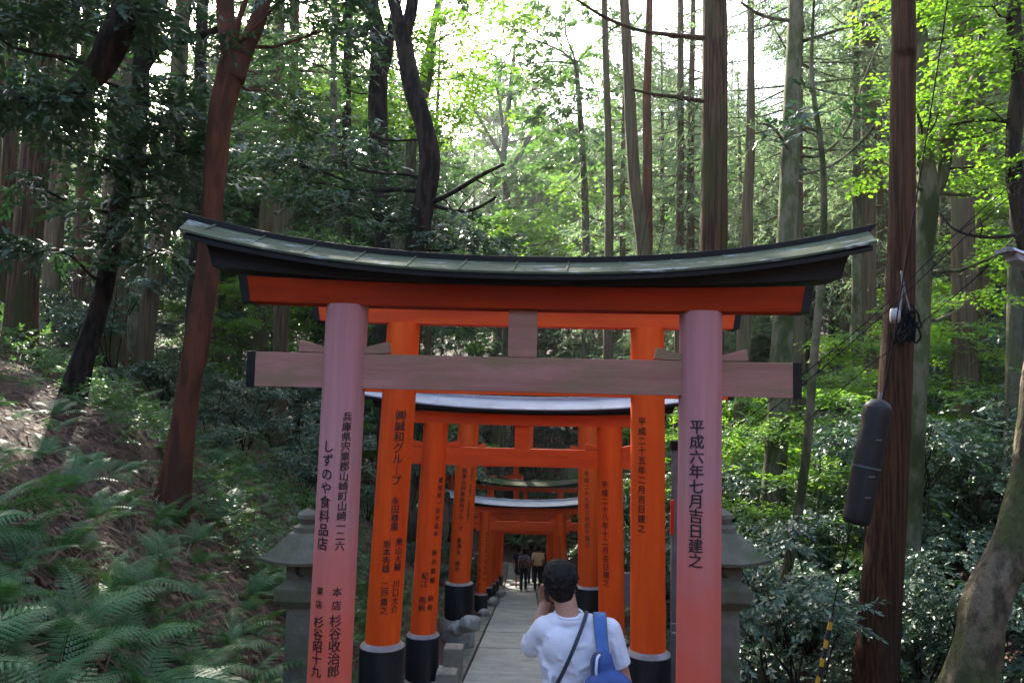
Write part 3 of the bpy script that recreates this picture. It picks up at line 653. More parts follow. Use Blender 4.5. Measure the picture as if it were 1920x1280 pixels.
# --- distant walkers
def walker(label, px, py_head, Yw, hgt, top, legs, hairm, stride=.12, ph=1, pack=None, hairvol=1., skirt=False, shoes=None, lean=0, arms=.0):
    p = at(px, py_head, Yw); z0 = prof(Yw)
    root = empty('person', (p.x, Yw, z0), label, 'person')
    k = hgt/1.75; v = lambda x, y, z: (x*k, y*k, z*k)
    a, b_ = (stride, -stride) if ph > 0 else (-stride, stride)
    B = [('e', v(0,.02,1.64), (.072*k,.085*k,.10*k)), ('c', v(0,.0,1.56), v(0,0,1.42), .05*k, .055*k), ('e', v(0,0,1.22), (.15*k,.095*k,.23*k)), ('e', v(0,0,.98), (.15*k,.10*k,.12*k)),
         ('e', v(0,.105,1.63), (.012*k,.015*k,.02*k)), ('e', v(-.074,.02,1.63), (.01*k,.018*k,.028*k)), ('e', v(.074,.02,1.63), (.01*k,.018*k,.028*k))]
    LG = []; AR = []; SH = []
    for s, st in ((-1, a), (1, b_)):
        hip, kn, an = v(s*.085, 0, .92), v(s*.09, st*.8+.03, .50), v(s*.09, st*1.5-.03, .08)
        B += [('c', hip, kn, .080*k, .052*k), ('c', kn, an, .050*k, .034*k), ('c', an, v(s*.095, st*1.5+.12, .03), .032*k, .026*k)]
        LG += [('c', hip, kn, .093*k, .064*k), ('c', kn, an, .062*k, .050*k)]
        shd, el, wr = v(s*.175, 0, 1.40), v(s*.235, -.02-st*.3, 1.14), v(s*(.22-arms), .10-st*.4+arms, .92+arms*.8)
        B += [('c', shd, el, .044*k, .036*k), ('c', el, wr, .036*k, .024*k)]
        B += hand(wr, (0, .25, -1), (s, 0, 0), 1)
        AR += [('c', shd, Vector(shd).lerp(Vector(el), .6), .058*k, .055*k)]
        SH.append(('c', v(s*.09, st*1.5-.05, .045), v(s*.095, st*1.5+.15, .035), .045*k, .038*k))
    link('body', organic(B, .011, 2), M['skin'], root)
    h = [('e', v(0,.0,1.665), (.086*k*hairvol,.10*k*hairvol,.095*k*hairvol)), ('e', v(0,-.04,1.60), (.075*k*hairvol,.06*k,.10*k*hairvol))]
    link('hair', organic(h, .012, 2), hairm, root)
    t = [('e', v(0,0,1.22), (.172*k,.118*k,.26*k)), ('e', v(0,0,1.02), (.165*k,.118*k,.13*k)), ('c', v(-.15,0,1.40), v(.15,0,1.40), .062*k, .062*k)] + AR
    link('shirt', organic(t, .012, 2), top, root)
    lw = [('e', v(0,0,.93), (.16*k,.12*k,.11*k))] + (LG if not skirt else [('c', v(0,0,.9), v(0,0,.72), .15*k, .19*k)])
    link('skirt' if skirt else 'trousers', organic(lw, .013, 2), legs, root)
    for s_ in SH: link('shoe', organic([s_], .012, 1), shoes or M['darkcloth'], root)
    if pack:
        q = empty('backpack', (p.x, Yw, z0), pack[0], 'backpack')
        link('pack_body', organic([('e', v(0,-.20,1.24), (.135*k,.085*k,.16*k)), ('e', v(0,-.21,1.10), (.14*k,.095*k,.11*k)), ('e', v(0,-.28,1.13), (.10*k,.05*k,.09*k))], .012, 2), pack[1], q)
        for s in (-1, 1): tube_obj('shoulder_strap', [v(s*.10,-.13,1.15), v(s*.11,-.10,1.40), v(s*.11,.0,1.475), v(s*.11,.11,1.38), v(s*.12,.10,1.15)], .018, pack[1], q)
    return root
walker('walker in a pale yellow T-shirt and black trousers far down the path', 1009, 1022, 32.0, 1.80, M['yellowtee'], M['darkcloth'], M['hair'], .13, 1, arms=.05)
walker('walker in a blue grey top and black trousers left of the one in yellow', 983, 1030, 31.5, 1.66, M['greytee'], M['darkcloth'], M['hair'], .06, -1,
       pack=('brown backpack worn by the walker in blue grey', M['brownpack']), shoes=M['white'])
walker('walker in a black top and skirt partly hidden behind the brown backpack', 973, 1025, 33.3, 1.68, M['darkcloth'], M['darkcloth'], M['hair'], .10, 1, skirt=True)
walker('walker in black with thick dark hair between two others down the path', 997, 1018, 35.2, 1.78, M['darkcloth'], M['darkcloth'], M['hair'], .08, -1, hairvol=1.7)
walker('walker in black at the right edge of the group down the path', 1020, 1036, 34.3, 1.62, M['darkcloth'], M['darkcloth'], M['hair'], .08, 1)
# ------------------------------------------------------------------ small things by the path
def post(label, px, py, Yp):
    p = at(px, py, Yp); z0 = zg(p.x, Yp) - .1
    b = MB(); b.box(-.11, .11, -.11, .11, 0, p.z - z0)
    o = b.build('stone_post', M['kerb'], None, bevel=.018); o.location = (p.x, Yp, z0); tag(o, label, 'stone post', 'stone posts')
post('square stone post beside the path, the taller and farther of two', 851, 1210, 9.3)
post('square stone post at the bottom edge, the nearer of two', 838, 1256, 8.6)
def rock(label, px, py, Yr, s, sq=.75):
    p = at(px, py, Yr); bm = bmesh.new(); bmesh.ops.create_icosphere(bm, subdivisions=4, radius=1)
    o3 = Vector((px*.37, py*.11, Yr))
    for v in bm.verts:
        n = v.co.normalized(); d = 1 + .18*mnoise.noise(n*1.1+o3) + .06*mnoise.noise(n*3.5+o3) + .03*mnoise.noise(n*9+o3)
        v.co = Vector((n.x*d*s, n.y*d*s, n.z*d*s*sq))
    me = bpy.data.meshes.new('m'); bm.to_mesh(me); bm.free()
    o = link('rock', me, M['stone']); o.location = (p.x, Yr, p.z); tag(o, label, 'rock', 'rocks along the path edge')
rock('largest pale rock by the path beside the black pillar base', 882, 1168, 14.0, .19)
rock('rounded rock at the foot of the fourth left pillar', 858, 1178, 14.3, .17)
rock('small pale rock by the kerb below the fifth gate', 908, 1150, 21, .17)
rock('small grey rock by the kerb behind the fifth gate', 925, 1128, 24, .18)
rock('flat rock beside the stone posts', 822, 1272, 9.9, .2)
rock('grey rock by the kerb under the sixth gate', 940, 1112, 26.8, .16)
# utility pole with red box, board, hall
def pole():
    p = at(1267, 828, 9.8); z0 = zg(p.x, 9.8)-.2
    root = empty('utility_pole', (p.x, 9.8, z0), 'thin grey utility pole behind the right pillar of the pink gate', 'utility pole')
    H = p.z - z0; b = MB(); b.lathe([(.052, 0), (.048, H)], 16); b.build('shaft', M['galv'], root, auto=True)
    b = MB(); b.lathe([(.066, H-.10), (.070, H-.02), (.066, H+.012), (.05, H+.02)], 16); b.build('cap', M['black'], root, auto=True)
    for zz in (.16, .30):
        b = MB(); b.tube([(-.2, 0, H-zz+.04), (-.08, -.06, H-zz), (.05, -.06, H-zz+.01)], .006, 6); b.build('bracket', M['galv'], root)
    b = MB(); b.box(-.072, -.025, -.10, -.045, H-1.12, H-.70); b.build('red_box', M['redbox'], root, bevel=.006)
M['galv'] = mat('galvanised_steel', (.17,.17,.18), (.12,.12,.13), (8,)*3, .5, .002, (30,)*3)
M['redbox'] = mat('red_plastic', (.62,.03,.015), (.5,.02,.01), (8,)*3, .4)
pole()
b = MB(); b.box(-.17, .17, -.02, .02, .35, .78); p = at(1185, 1073, 10.6)
o = empty('notice_board', (p.x, 10.6, p.z-.78), 'plain grey board between the second and third right pillars', 'board')
bo_ = b.build('board', M['galv'], o, bevel=.004)
for s in (-1, 1):
    b = MB(); b.box(s*.13-.015, s*.13+.015, .021, .05, -.6, .74); b.build('leg', M['galv'], o)
M['hallwood'] = mat('dark_timber', (.035,.022,.016), (.02,.014,.011), (3,3,12), .8, .004, (9,9,40))
def hall():
    x0, Yh = 5.6, 45.0; z0 = prof(Yh)-.2
    root = empty('shrine_hall', (x0, Yh, z0), 'dark timber shrine hall with a mossy curved roof at the end of the path', 'hall')
    b = MB(); b.box(-2.2, 2.2, -1.6, 1.6, 0, 3.0); b.build('wall', M['hallwood'], root)
    for s in (-1, 0, 1):
        b = MB(); b.box(s*2.0-.1, s*2.0+.1, -1.78, -1.61, 0, 3.0); b.build('post', M['verm'], root)
    for i in range(2):
        b = MB(); b.box(-1.85+i*2.0, -.15+i*2.0, -1.66, -1.602, .4, 2.2); d = b.build('lattice_door', M['hallwood'], root)
        b = MB()
        for j in range(6): b.box(-1.8+i*2.0+j*.32, -1.76+i*2.0+j*.32, -1.69, -1.661, .42, 2.18)
        b.build('lattice', M['kanji'], d)
    b = MB(); xs = np.linspace(-3.4, 3.4, 15)
    def lp(x):
        l = .35*(abs(x)/3.4)**2.4
        return [(x, -2.8, 3.0+l), (x, -2.8, 3.16+l), (x, -1.3, 3.75+l), (x, 0, 4.7+l), (x, 1.3, 3.75+l), (x, 2.8, 3.16+l), (x, 2.8, 3.0+l)]
    b.sweep(xs, lp); b.build('roof', M['thatch'], root, auto=True)
    b = MB(); b.sweep(xs, lambda x: [(x, -.2, 4.66+.35*(abs(x)/3.4)**2.4), (x, -.2, 4.95+.35*(abs(x)/3.4)**2.4), (x, .2, 4.95+.35*(abs(x)/3.4)**2.4), (x, .2, 4.66+.35*(abs(x)/3.4)**2.4)])
    b.build('ridge', M['galv'], root)
hall()
# ------------------------------------------------------------------ wires, damper, lamp
M['wire'] = mat('black_cable', (.012,.012,.014), None, rough=.9, spec=.05)
M['rubber'] = mat('dark_rubber_cover', (.010,.010,.011), (.022,.020,.020), (5,5,5), .5, .003, (20,20,20), spec=.3, c3=(.045,.042,.04), s3=(9,9,2), t3=(.6,.75))
M['yellow'] = mat('yellow_guard', (.55,.30,.02), (.45,.25,.02), (9,)*3, .5)
M['lampwhite'] = mat('white_lamp_housing', (.62,.60,.64), (.52,.50,.54), (9,)*3, .35)
M['porc'] = mat('white_porcelain', (.40,.38,.40), (.25,.24,.25), (9,)*3, .3)
YG = 6.0
gw = empty('guy_wire', at(1597, 990, YG), 'dark guy wire running down beside the red brown trunk with a black and yellow guard', 'guy wire')
def rel(o, p): return Vector(p) - o.location
def wpts(root, P, Yw): return [rel(root, at(x, y, Yw if not hasattr(Yw, '__len__') else Yw[i])) for i, (x, y) in enumerate(P)]
tube_obj('wire', wpts(gw, [(1790,-90),(1748,190),(1700,480),(1668,680),(1652,765)], YG), .006, M['wire'], gw)
tube_obj('wire', wpts(gw, [(1597,985),(1575,1080),(1560,1155),(1535,1290),(1510,1400)], YG), .005, M['wire'], gw)
gt = tube_obj('guard', wpts(gw, [(1560,1155),(1548,1215),(1535,1280),(1508,1400)], YG), .016, M['kanji'], gw, seg=12)
for i in range(7):
    st = MB()
    t0 = .04 + i*.14; a = at(1560-52*t0, 1155+245*t0, YG) ; b2 = at(1560-52*(t0+.06), 1155+245*(t0+.06), YG)
    st.tube([rel(gw, a), rel(gw, b2)], .0175, 12); st.build('yellow_band', M['yellow'], gt, smooth=False)
a = at(1647, 760, YG); b2 = at(1606, 972, YG)
cv = empty('cable_damper', a, 'fat dark rubber cylinder hanging on the wire in front of the red brown trunk', 'cable damper')
d = (b2-a); n_ = d.normalized(); rr = .100; pts = []; rad = []
for i in range(7): t = i/6*math.pi/2; pts.append(rel(cv, a) - n_*rr*.85*math.cos(t)+n_*rr*.35); rad.append(rr*math.sin(t)+.002)
for i in range(1, 12): pts.append(rel(cv, a) + n_*(rr*.35) + (d - n_*rr*.35)*(i/12.)); rad.append(rr)
for i in range(5): t = i/4*math.pi/2; pts.append(rel(cv, b2) + n_*.045*math.sin(t)); rad.append(rr*math.cos(t)**.5*.98+.002)
b = MB(); b.tube(pts, rad, 28); b.build('cover', M['rubber'], cv, smooth=True)
for f_ in (.02, .93):
    b = MB(); q_ = rel(cv, a.lerp(b2, f_)); b.tube([q_ - n_*.004, q_ + n_*.004], (rr+.002 if f_ > .1 else rr*.95), 28); b.build('seam_ring', M['rubber'], cv)
for f_ in (.30, .62, .80):
    b = MB(); q_ = rel(cv, a.lerp(b2, f_)) + Vector((.01, -rr*.99, 0)); b.box(q_.x-.022, q_.x+.022, q_.y-.003, q_.y+.006, q_.z-.004, q_.z+.004); b.build('scuff_mark', M['galv'], cv)
b = MB(); mid = rel(cv, a.lerp(b2, .55)); b.tube([mid - n_*.008, mid + n_*.005], rr+.003, 28); b.build('band', M['greytrim'], cv, smooth=False)
b = MB(); b.tube([rel(cv, a) - n_*.10, rel(cv, a) - n_*.02], .014, 8); b.build('clamp', M['galv'], cv)
def cable(label, P, Yw, r=.0045):
    pts = [at(x, y, Yw if not hasattr(Yw, '__len__') else Yw[i]) for i, (x, y) in enumerate(P)]
    o = tube_obj('power_cable', [p - pts[0] for p in pts], r, M['wire'], None, seg=6); o.location = pts[0]
    tag(o, label, 'cable')
cable('dark cable crossing both right trunks, upper of a close pair', [(2000,270),(1865,372),(1750,480),(1640,590),(1520,690),(1380,800)], [7.0,7.1,7.2,7.3,7.6,8.2])
cable('dark cable crossing both right trunks, lower of a close pair', [(2010,282),(1890,372),(1770,482),(1650,595),(1530,700),(1400,806)], [7.0,7.1,7.2,7.3,7.6,8.2])
cable('dark cable passing just below the white lamp towards the wire bundle', [(2010,360),(1915,435),(1830,520),(1735,600),(1690,640),(1610,702),(1500,800)], [6.8,6.9,7.0,7.1,7.2,7.6,8.2])
for i, (x0, x1) in enumerate(((1262,1230),(1300,1262),(1330,1290))):
    cable(['faint thin cable left of the big mossy cedar trunk, lowest', 'faint thin cable crossing left of the big mossy cedar, middle one', 'faint thin cable crossing the big mossy cedar, right one'][i],
          [(x0+110,-40),(x0,200+i*20),(x1-30,480)], [14,13,12], .004)
lp = empty('lamp', at(1893, 478, 6.6), 'white box lamp reaching in from the right edge', 'lamp')
b = MB(); L_ = .62
b.add([(-.02,-.11,.02),(L_,-.13,-.26),(L_,.13,-.26),(-.02,.11,.02),(-.03,-.09,.05),(L_,-.12,-.19),(L_,.12,-.19),(-.03,.09,.05)],
      [(0,3,2,1),(4,5,6,7),(0,1,5,4),(1,2,6,5),(2,3,7,6),(3,0,4,7)])
b.build('housing', M['lampwhite'], lp, bevel=.01)
b = MB(); b.add([(.02,-.085,-.05),(L_-.05,-.10,-.31),(L_-.05,.10,-.31),(.02,.085,-.05),(.0,-.09,.010),(L_,-.11,-.262),(L_,.11,-.262),(.0,.09,.010)],
      [(0,3,2,1),(4,5,6,7),(0,1,5,4),(1,2,6,5),(2,3,7,6),(3,0,4,7)])
b.build('diffuser', M['porc'], lp, bevel=.008)
b = MB(); b.box(-.075, -.02, -.09, .09, .012, .05); b.build('bracket', M['galv'], lp, bevel=.005)
# bundle on trunk
YT9 = 7.6
wb = empty('wire_bundle', at(1690, 600, YT9-.25), 'white spool and tangle of dark cable tied to the red brown trunk', 'cable bundle')
q = rel(wb, at(1681, 592, YT9-.32)); b = MB()
for i, (r_, x) in enumerate(((.055,-.07),(.070,-.055),(.072,-.03),(.066,-.02),(.073,-.01),(.072,.02),(.06,.035))): pass
prf = [(.03,-.06),(.062,-.055),(.072,-.035),(.066,-.022),(.072,-.010),(.072,.015),(.055,.03)]
pts = [q + Vector((z*.9, -.3*z, 0)) for r_, z in prf]
b.tube(pts, [r_ for r_, z in prf], 20); b.build('spool', M['porc'], wb, smooth=True)
rb = random.Random(4)
for i in range(14):
    c0 = Vector((rb.uniform(-.02,.10), rb.uniform(-.05,.05), rb.uniform(-.16,.08))); P = []
    for j in range(10):
        a_ = j/9*2*math.pi*1.1 + i; P.append(c0 + Vector((rb.uniform(.02,.07)*math.cos(a_), rb.uniform(.02,.05)*math.sin(a_)-.02, rb.uniform(.05,.10)*math.sin(a_*1.3))))
    tube_obj('cable_loop', P, .009, M['wire'], wb, k=4, seg=6)
tube_obj('hanger', [rel(wb, at(1686, 590, YT9-.3)), rel(wb, at(1692, 540, YT9-.28)), rel(wb, at(1690, 508, YT9-.28))], .010, M['galv'], wb)
tube_obj('hanger', [rel(wb, at(1706, 582, YT9-.3)), rel(wb, at(1697, 545, YT9-.28)), rel(wb, at(1692, 515, YT9-.28))], .006, M['galv'], wb)
#VEGETATION
# ------------------------------------------------------------------ foliage building blocks (numpy)
NR = np.random.default_rng(11)
def leaf_quads(P, D, Nn, L, W, fold=.0):
    """diamond leaves: P base (N,3), D unit direction, Nn normal, L,W arrays -> (N*4,3)"""
    D = D / np.linalg.norm(D, axis=1, keepdims=True)
    Sd = np.cross(D, Nn); Sd /= (np.linalg.norm(Sd, axis=1, keepdims=True) + 1e-9)
    L = np.asarray(L).reshape(-1, 1); W = np.asarray(W).reshape(-1, 1)
    a = P; b = P + D*L*.42 + Sd*W*.5; c = P + D*L; d = P + D*L*.42 - Sd*W*.5
    return np.stack([a, b, c, d], 1)
def spray_broad(rng, n=12, L=.34, l=.10, wd=.042, droop=.15):
    t = np.linspace(.1, 1, n); P = np.stack([t*L, .02*np.sin(t*3), -droop*L*t*t], 1)
    side = np.where(np.arange(n) % 2, 1., -1.); an = R(48)*side*(1-.6*t) + rng.normal(0, .22, n)
    D = np.stack([np.cos(an), np.sin(an), rng.normal(-.22, .28, n)], 1)
    Nn = np.stack([rng.normal(0,.45,n), rng.normal(0,.45,n), np.ones(n)], 1)
    return leaf_quads(P, D, Nn, l*rng.uniform(.7,1.15,n), wd*rng.uniform(.8,1.15,n))
def spray_maple(rng, n=7, L=.30, l=.06):
    out = []
    for i in range(n):
        t = (i+1)/n; c = np.array([t*L, (.5 if i % 2 else -.5)*.16*(1.1-t)+rng.normal(0,.02), -.06*t*t + rng.normal(0,.012)])
        a0 = rng.uniform(-.6,.6) + (.7 if i % 2 else -.7)
        k = 3; an = a0 + np.array([-.85, 0, .85]); s = np.array([.8,1.1,.8])*l*rng.uniform(.8,1.15)
        D = np.stack([np.cos(an), np.sin(an), rng.normal(-.15,.1,k)], 1); Nn = np.tile([rng.normal(0,.25), rng.normal(0,.25), 1], (k,1))
        out.append(leaf_quads(np.tile(c,(k,1)), D, Nn, s, s*.50))
    return np.concatenate(out)
def spray_cedar(rng, n=14, L=.55, l=.17, wd=.035):
    t = np.linspace(.05, 1, n); P = np.stack([t*L, .02*rng.normal(0,1,n), -.28*L*t*t], 1)
    side = np.where(np.arange(n) % 2, 1., -1.); an = side*(R(38)+rng.normal(0,.25,n))
    D = np.stack([np.cos(an), np.sin(an), -.35+rng.normal(0,.30,n)], 1)
    Nn = np.stack([rng.normal(0,.8,n), rng.normal(0,.8,n), np.ones(n)], 1)
    return leaf_quads(P, D, Nn, l*(1.15-.5*t)*rng.uniform(.7,1.2,n), wd*np.ones(n))
TB = [spray_broad(NR) for _ in range(6)]
TBs = [spray_broad(NR, 14, .25, .072, .030, .1) for _ in range(6)]
TBm = [spray_broad(NR, 10, .36, .15, .075, .2) for _ in range(5)]
TM = [spray_maple(NR) for _ in range(6)]
TMb = [spray_maple(NR, 8, .5, .10) for _ in range(5)]
TC = [spray_cedar(NR) for _ in range(6)]
TCf = [spray_cedar(NR, 9, .75, .30, .075) for _ in range(5)]
def place(T, P, yaw, pitch, roll, sc, rng=NR):
    """replicate random spray templates at the points P"""
    P = np.asarray(P, float); n = len(P); out = []
    ch = rng.integers(0, len(T), n)
    cy, sy, cp, sp_, cr, sr = np.cos(yaw), np.sin(yaw), np.cos(pitch), np.sin(pitch), np.cos(roll), np.sin(roll)
    Rz = np.zeros((n,3,3)); Rz[:,0,0]=cy; Rz[:,0,1]=-sy; Rz[:,1,0]=sy; Rz[:,1,1]=cy; Rz[:,2,2]=1
    Ry = np.zeros((n,3,3)); Ry[:,0,0]=cp; Ry[:,0,2]=-sp_; Ry[:,1,1]=1; Ry[:,2,0]=sp_; Ry[:,2,2]=cp
    Rx = np.zeros((n,3,3)); Rx[:,0,0]=1; Rx[:,1,1]=cr; Rx[:,1,2]=-sr; Rx[:,2,1]=sr; Rx[:,2,2]=cr
    RR = Rz @ Ry @ Rx
    for k in range(len(T)):
        idx = np.where(ch == k)[0]
        if not len(idx): continue
        t = T[k].reshape(-1, 3)
        v = np.einsum('nij,vj->nvi', RR[idx], t) * np.asarray(sc)[idx][:,None,None] + P[idx][:,None,:]
        out.append(v.reshape(-1, 3))
    return np.concatenate(out)
def leafmesh(Vs):
    V = np.concatenate(Vs) if isinstance(Vs, list) else Vs
    return fast(V, np.arange(len(V)).reshape(-1, 4))
def bough(T, c, r, n, rng=NR, out=None, sc=1.0, flat=True):
    """a cloud of sprays in an ellipsoid, several sub-clumps; out: the direction it grows (x,y)"""
    c = np.array(c, float); r = np.array(r, float) if hasattr(r, '__len__') else np.array([r, r, r*.38])
    k = max(3, int(n/14)); sub = rng.normal(0, 1, (k,3)); sub /= np.maximum(1, np.linalg.norm(sub, axis=1, keepdims=True)/1.0)
    sub *= rng.uniform(.2, 1, (k,1)); w_ = rng.integers(0, k, n)
    P = c + (sub[w_] + rng.normal(0, .22, (n,3))) * r
    d = P - c
    yaw = np.arctan2(d[:,1], d[:,0]) + rng.normal(0, .7, n) if out is None else math.atan2(out[1], out[0]) + rng.normal(0, .8, n)
    return place(T, P, yaw, rng.normal(-.10, .28, n), rng.normal(0, .35, n), sc*rng.uniform(.75, 1.25, n), rng), c + sub*r
def limb(b, a, e, r0, r1, sag=.0, seg=6, wob=.08, rr=rnd):
    a = Vector(a); e = Vector(e); L = (e-a).length; n = max(4, int(L/.35)); P = []; ph = rr.uniform(0, 6); q = rr.uniform(.6, 1.3)
    for i in range(n+1):
        t = i/n; p = a.lerp(e, t); wv = wob*L*math.sin(math.pi*t)
        p = p + Vector((wv*math.sin(ph+t*4*q), wv*math.cos(ph*1.7+t*3*q)*.6, wv*math.sin(ph*.5+t*5)*.7 - sag*L*math.sin(math.pi*t)))
        P.append(p)
    b.tube(P, [r0+(r1-r0)*i/n for i in range(n+1)], seg); return P
def trunk_mesh(b, pts, seg=14, flare=.0, lump=.05, seed=0, k=5, rr=rnd):
    """pts: (x,y,z,r)"""
    P = catmull(pts, k); n = len(P); V = []; F = []
    for i, p in enumerate(P):
        t = (P[min(i+1,n-1)][:3] - P[max(i-1,0)][:3]); t = Vector(t).normalized()
        a = t.cross(Vector((0, 1, 0))).normalized(); c = a.cross(t)
        for q in range(seg):
            th = 2*math.pi*q/seg; d = a*math.cos(th) + c*math.sin(th)
            r = p[3]*(1 + lump*2*mnoise.noise(Vector((math.cos(th)*1.2+seed, math.sin(th)*1.2, p[2]*1.3))) + lump*mnoise.noise(Vector((math.cos(th)*3, math.sin(th)*3+seed, p[2]*4))))
            if flare: 
                h = i/(n-1)*2.2*max(1, n/30); r *= 1 + flare*math.exp(-(p[2]-P[0][2])/.28)*(1+.45*math.sin(th*5+seed))
            V.append(Vector(p[:3]) + d*r)
    for i in range(n-1):
        for q in range(seg): F.append((i*seg+q, i*seg+(q+1)%seg, (i+1)*seg+(q+1)%seg, (i+1)*seg+q))
    F.append(tuple(range(seg))[::-1]); F.append(tuple((n-1)*seg+q for q in range(seg)))
    b.add(V, F); return P
def pxw(x, y, w_, Yv):
    p = at(x, y, Yv); return (p.x, p.y, p.z, w_*.5/FPX*Yv)
def off(V, o): return [(p[0]-o[0], p[1]-o[1], p[2]-o[2], *p[3:]) for p in V]
# ------------------------------------------------------------------ hero trees, placed where they stand
def hero(label, Yv, pts, bark, up=None, forks=(), limbs=(), boughs=(), leaf=None, T=None, flare=.35, lump=.05, seg=16, cat='tree', name='tree', dens=.64, sc=1., extra=None, down=True, group=None):
    W = [pxw(*p, Yv) for p in pts]                  # bottom -> top
    bx, bz = W[0][0], W[0][2]
    g = zg(bx, Yv)
    if down and bz > g + .25:                          # continue down to the ground along the lowest slope
        dx = (W[1][0]-W[0][0])/max(.1, W[1][2]-W[0][2]); nx = bx - dx*(bz-g)*.6; g = zg(nx, Yv); W.insert(0, (nx, Yv, g-.05, W[0][3]*1.08))
    elif down: W[0] = (bx, Yv, min(bz, g)-.06, W[0][3])
    if up: 
        a, c = W[-2], W[-1]; dx = (c[0]-a[0])/(c[2]-a[2]); W.append((c[0]+dx*up*.5, Yv+.2, c[2]+up*.5, c[3]*.8)); W.append((c[0]+dx*up*.8, Yv, c[2]+up, c[3]*.35))
    org = W[0]; root = empty(name, org[:3], label, cat, group)
    b = MB(); trunk_mesh(b, off(W, org), seg, flare, lump, seed=len(bpy.data.objects)*.37)
    to = b.build('trunk', M[bark], root, smooth=True)
    for f in forks:
        b = MB(); yy = [Yv + i*.25*(1 if len(b.v) == 0 else 1)/max(1, len(f)) for i in range(len(f))]
        trunk_mesh(b, off([pxw(*q, yy[i]) for i, q in enumerate(f)], org), 12, 0, lump, seed=1.3); b.build('limb', M[bark], root, smooth=True)
    for l in limbs:
        b = MB(); Ys = l[0] if hasattr(l[0], '__len__') else (Yv, l[0]); q = l[1:]
        P = [pxw(*v, Ys[0] + (Ys[1]-Ys[0])*i/max(1, len(q)-1)) for i, v in enumerate(q)]
        P = catmull(off(P, org), 5); b.tube([p[:3] for p in P], [p[3] for p in P], 7)
        for j in range(3, len(P)-1, 3):                       # twigs
            e = Vector(P[j][:3]) + Vector((rnd.uniform(-.5,.5), rnd.uniform(-.4,.4), rnd.uniform(-.3,.45)))*.8
            limb(b, P[j][:3], e, P[j][3]*.5, .003, .03, 5)
        b.build('limb', M[bark], root, smooth=True)
    if boughs:
        Vs = []; b = MB()
        Wt = [p for p in catmull(off(W, org), 4)]
        for (x, y, Yb, r, n, *rest) in boughs:
            c = at(x, y, Yb); c = np.array(c) - np.array(org[:3]); rr = r/FPX*Yb
            fl = rest[0] if rest else .42
            dirv = (c[0]-0, c[1])
            v, subs = bough(T, c, (rr, rr*1.0, rr*fl), int(n*dens), sc=sc); Vs.append(v)
            a = min(Wt, key=lambda p: abs(p[2] - (c[2] - .25*math.hypot(c[0]-p[0], c[1]-p[1]))) + .15*math.hypot(c[0]-p[0], c[1]-p[1]))
            L = math.dist(a[:3], c); r0 = min(a[3]*.5, .012+.012*L)
            limb(b, a[:3], c, r0, r0*.4, .04, 7, .06)
            for s in subs[:14]: limb(b, c - (c-np.array(a[:3]))*.12, s, r0*.35, .003, 0, 4, .05)
        b.build('branches', M[bark], root, smooth=True)
        link('crown', leafmesh(Vs), M[leaf], root, smooth=False)
    return root
hero('leaning reddish brown trunk forking at the top, rooted in the left slope', 8.2,
     [(326,925,56),(342,800,46),(368,640,46),(388,520,44),(396,400,40),(410,250,44),(428,150,48),(440,90,42)], 'bark_red',
     forks=[[(440,110,46),(425,40,36),(418,-60,32),(400,-260,22)], [(438,150,44),(462,90,34),(490,20,30),(520,-120,24),(560,-320,14)]], lump=.07,
     boughs=[(560,-40,7.9,150,150),(380,-120,8.4,170,160),(600,60,8.8,120,110),(500,170,9.0,110,70),(480,-230,8.2,200,170)], T=TB, leaf='leaf_dark')
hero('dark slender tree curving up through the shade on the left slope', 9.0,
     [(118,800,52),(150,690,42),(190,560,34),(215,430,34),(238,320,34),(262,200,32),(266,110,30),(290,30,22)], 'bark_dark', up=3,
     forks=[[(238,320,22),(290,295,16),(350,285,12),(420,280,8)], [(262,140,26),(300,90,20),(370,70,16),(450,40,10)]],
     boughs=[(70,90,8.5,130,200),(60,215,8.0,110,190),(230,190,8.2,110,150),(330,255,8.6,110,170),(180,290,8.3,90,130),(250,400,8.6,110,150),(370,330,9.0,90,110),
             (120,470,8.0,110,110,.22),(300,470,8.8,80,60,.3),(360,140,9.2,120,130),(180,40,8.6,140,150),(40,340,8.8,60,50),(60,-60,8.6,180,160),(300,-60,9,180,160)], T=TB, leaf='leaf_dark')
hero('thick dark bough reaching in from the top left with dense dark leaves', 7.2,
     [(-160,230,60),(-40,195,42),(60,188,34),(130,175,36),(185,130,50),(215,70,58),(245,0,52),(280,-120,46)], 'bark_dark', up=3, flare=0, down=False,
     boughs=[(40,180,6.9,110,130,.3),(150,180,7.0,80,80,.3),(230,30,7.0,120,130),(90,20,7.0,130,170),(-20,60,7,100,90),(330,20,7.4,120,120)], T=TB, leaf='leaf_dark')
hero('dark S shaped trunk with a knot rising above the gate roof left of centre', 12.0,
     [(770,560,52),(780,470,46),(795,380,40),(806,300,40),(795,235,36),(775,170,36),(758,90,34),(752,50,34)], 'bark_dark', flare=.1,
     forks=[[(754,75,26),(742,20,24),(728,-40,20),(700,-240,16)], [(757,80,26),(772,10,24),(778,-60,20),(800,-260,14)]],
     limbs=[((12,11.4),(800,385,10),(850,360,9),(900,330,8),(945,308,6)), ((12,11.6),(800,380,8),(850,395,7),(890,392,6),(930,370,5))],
     boughs=[(700,250,12.6,110,70),(640,300,12.4,110,160),(620,380,12.2,130,200),(700,400,12.4,120,190),(840,430,12.2,110,160,.3),(900,450,12.2,100,130,.3),(560,310,12.6,100,150),(760,-90,12.0,170,130)], T=TB, leaf='leaf_dark')
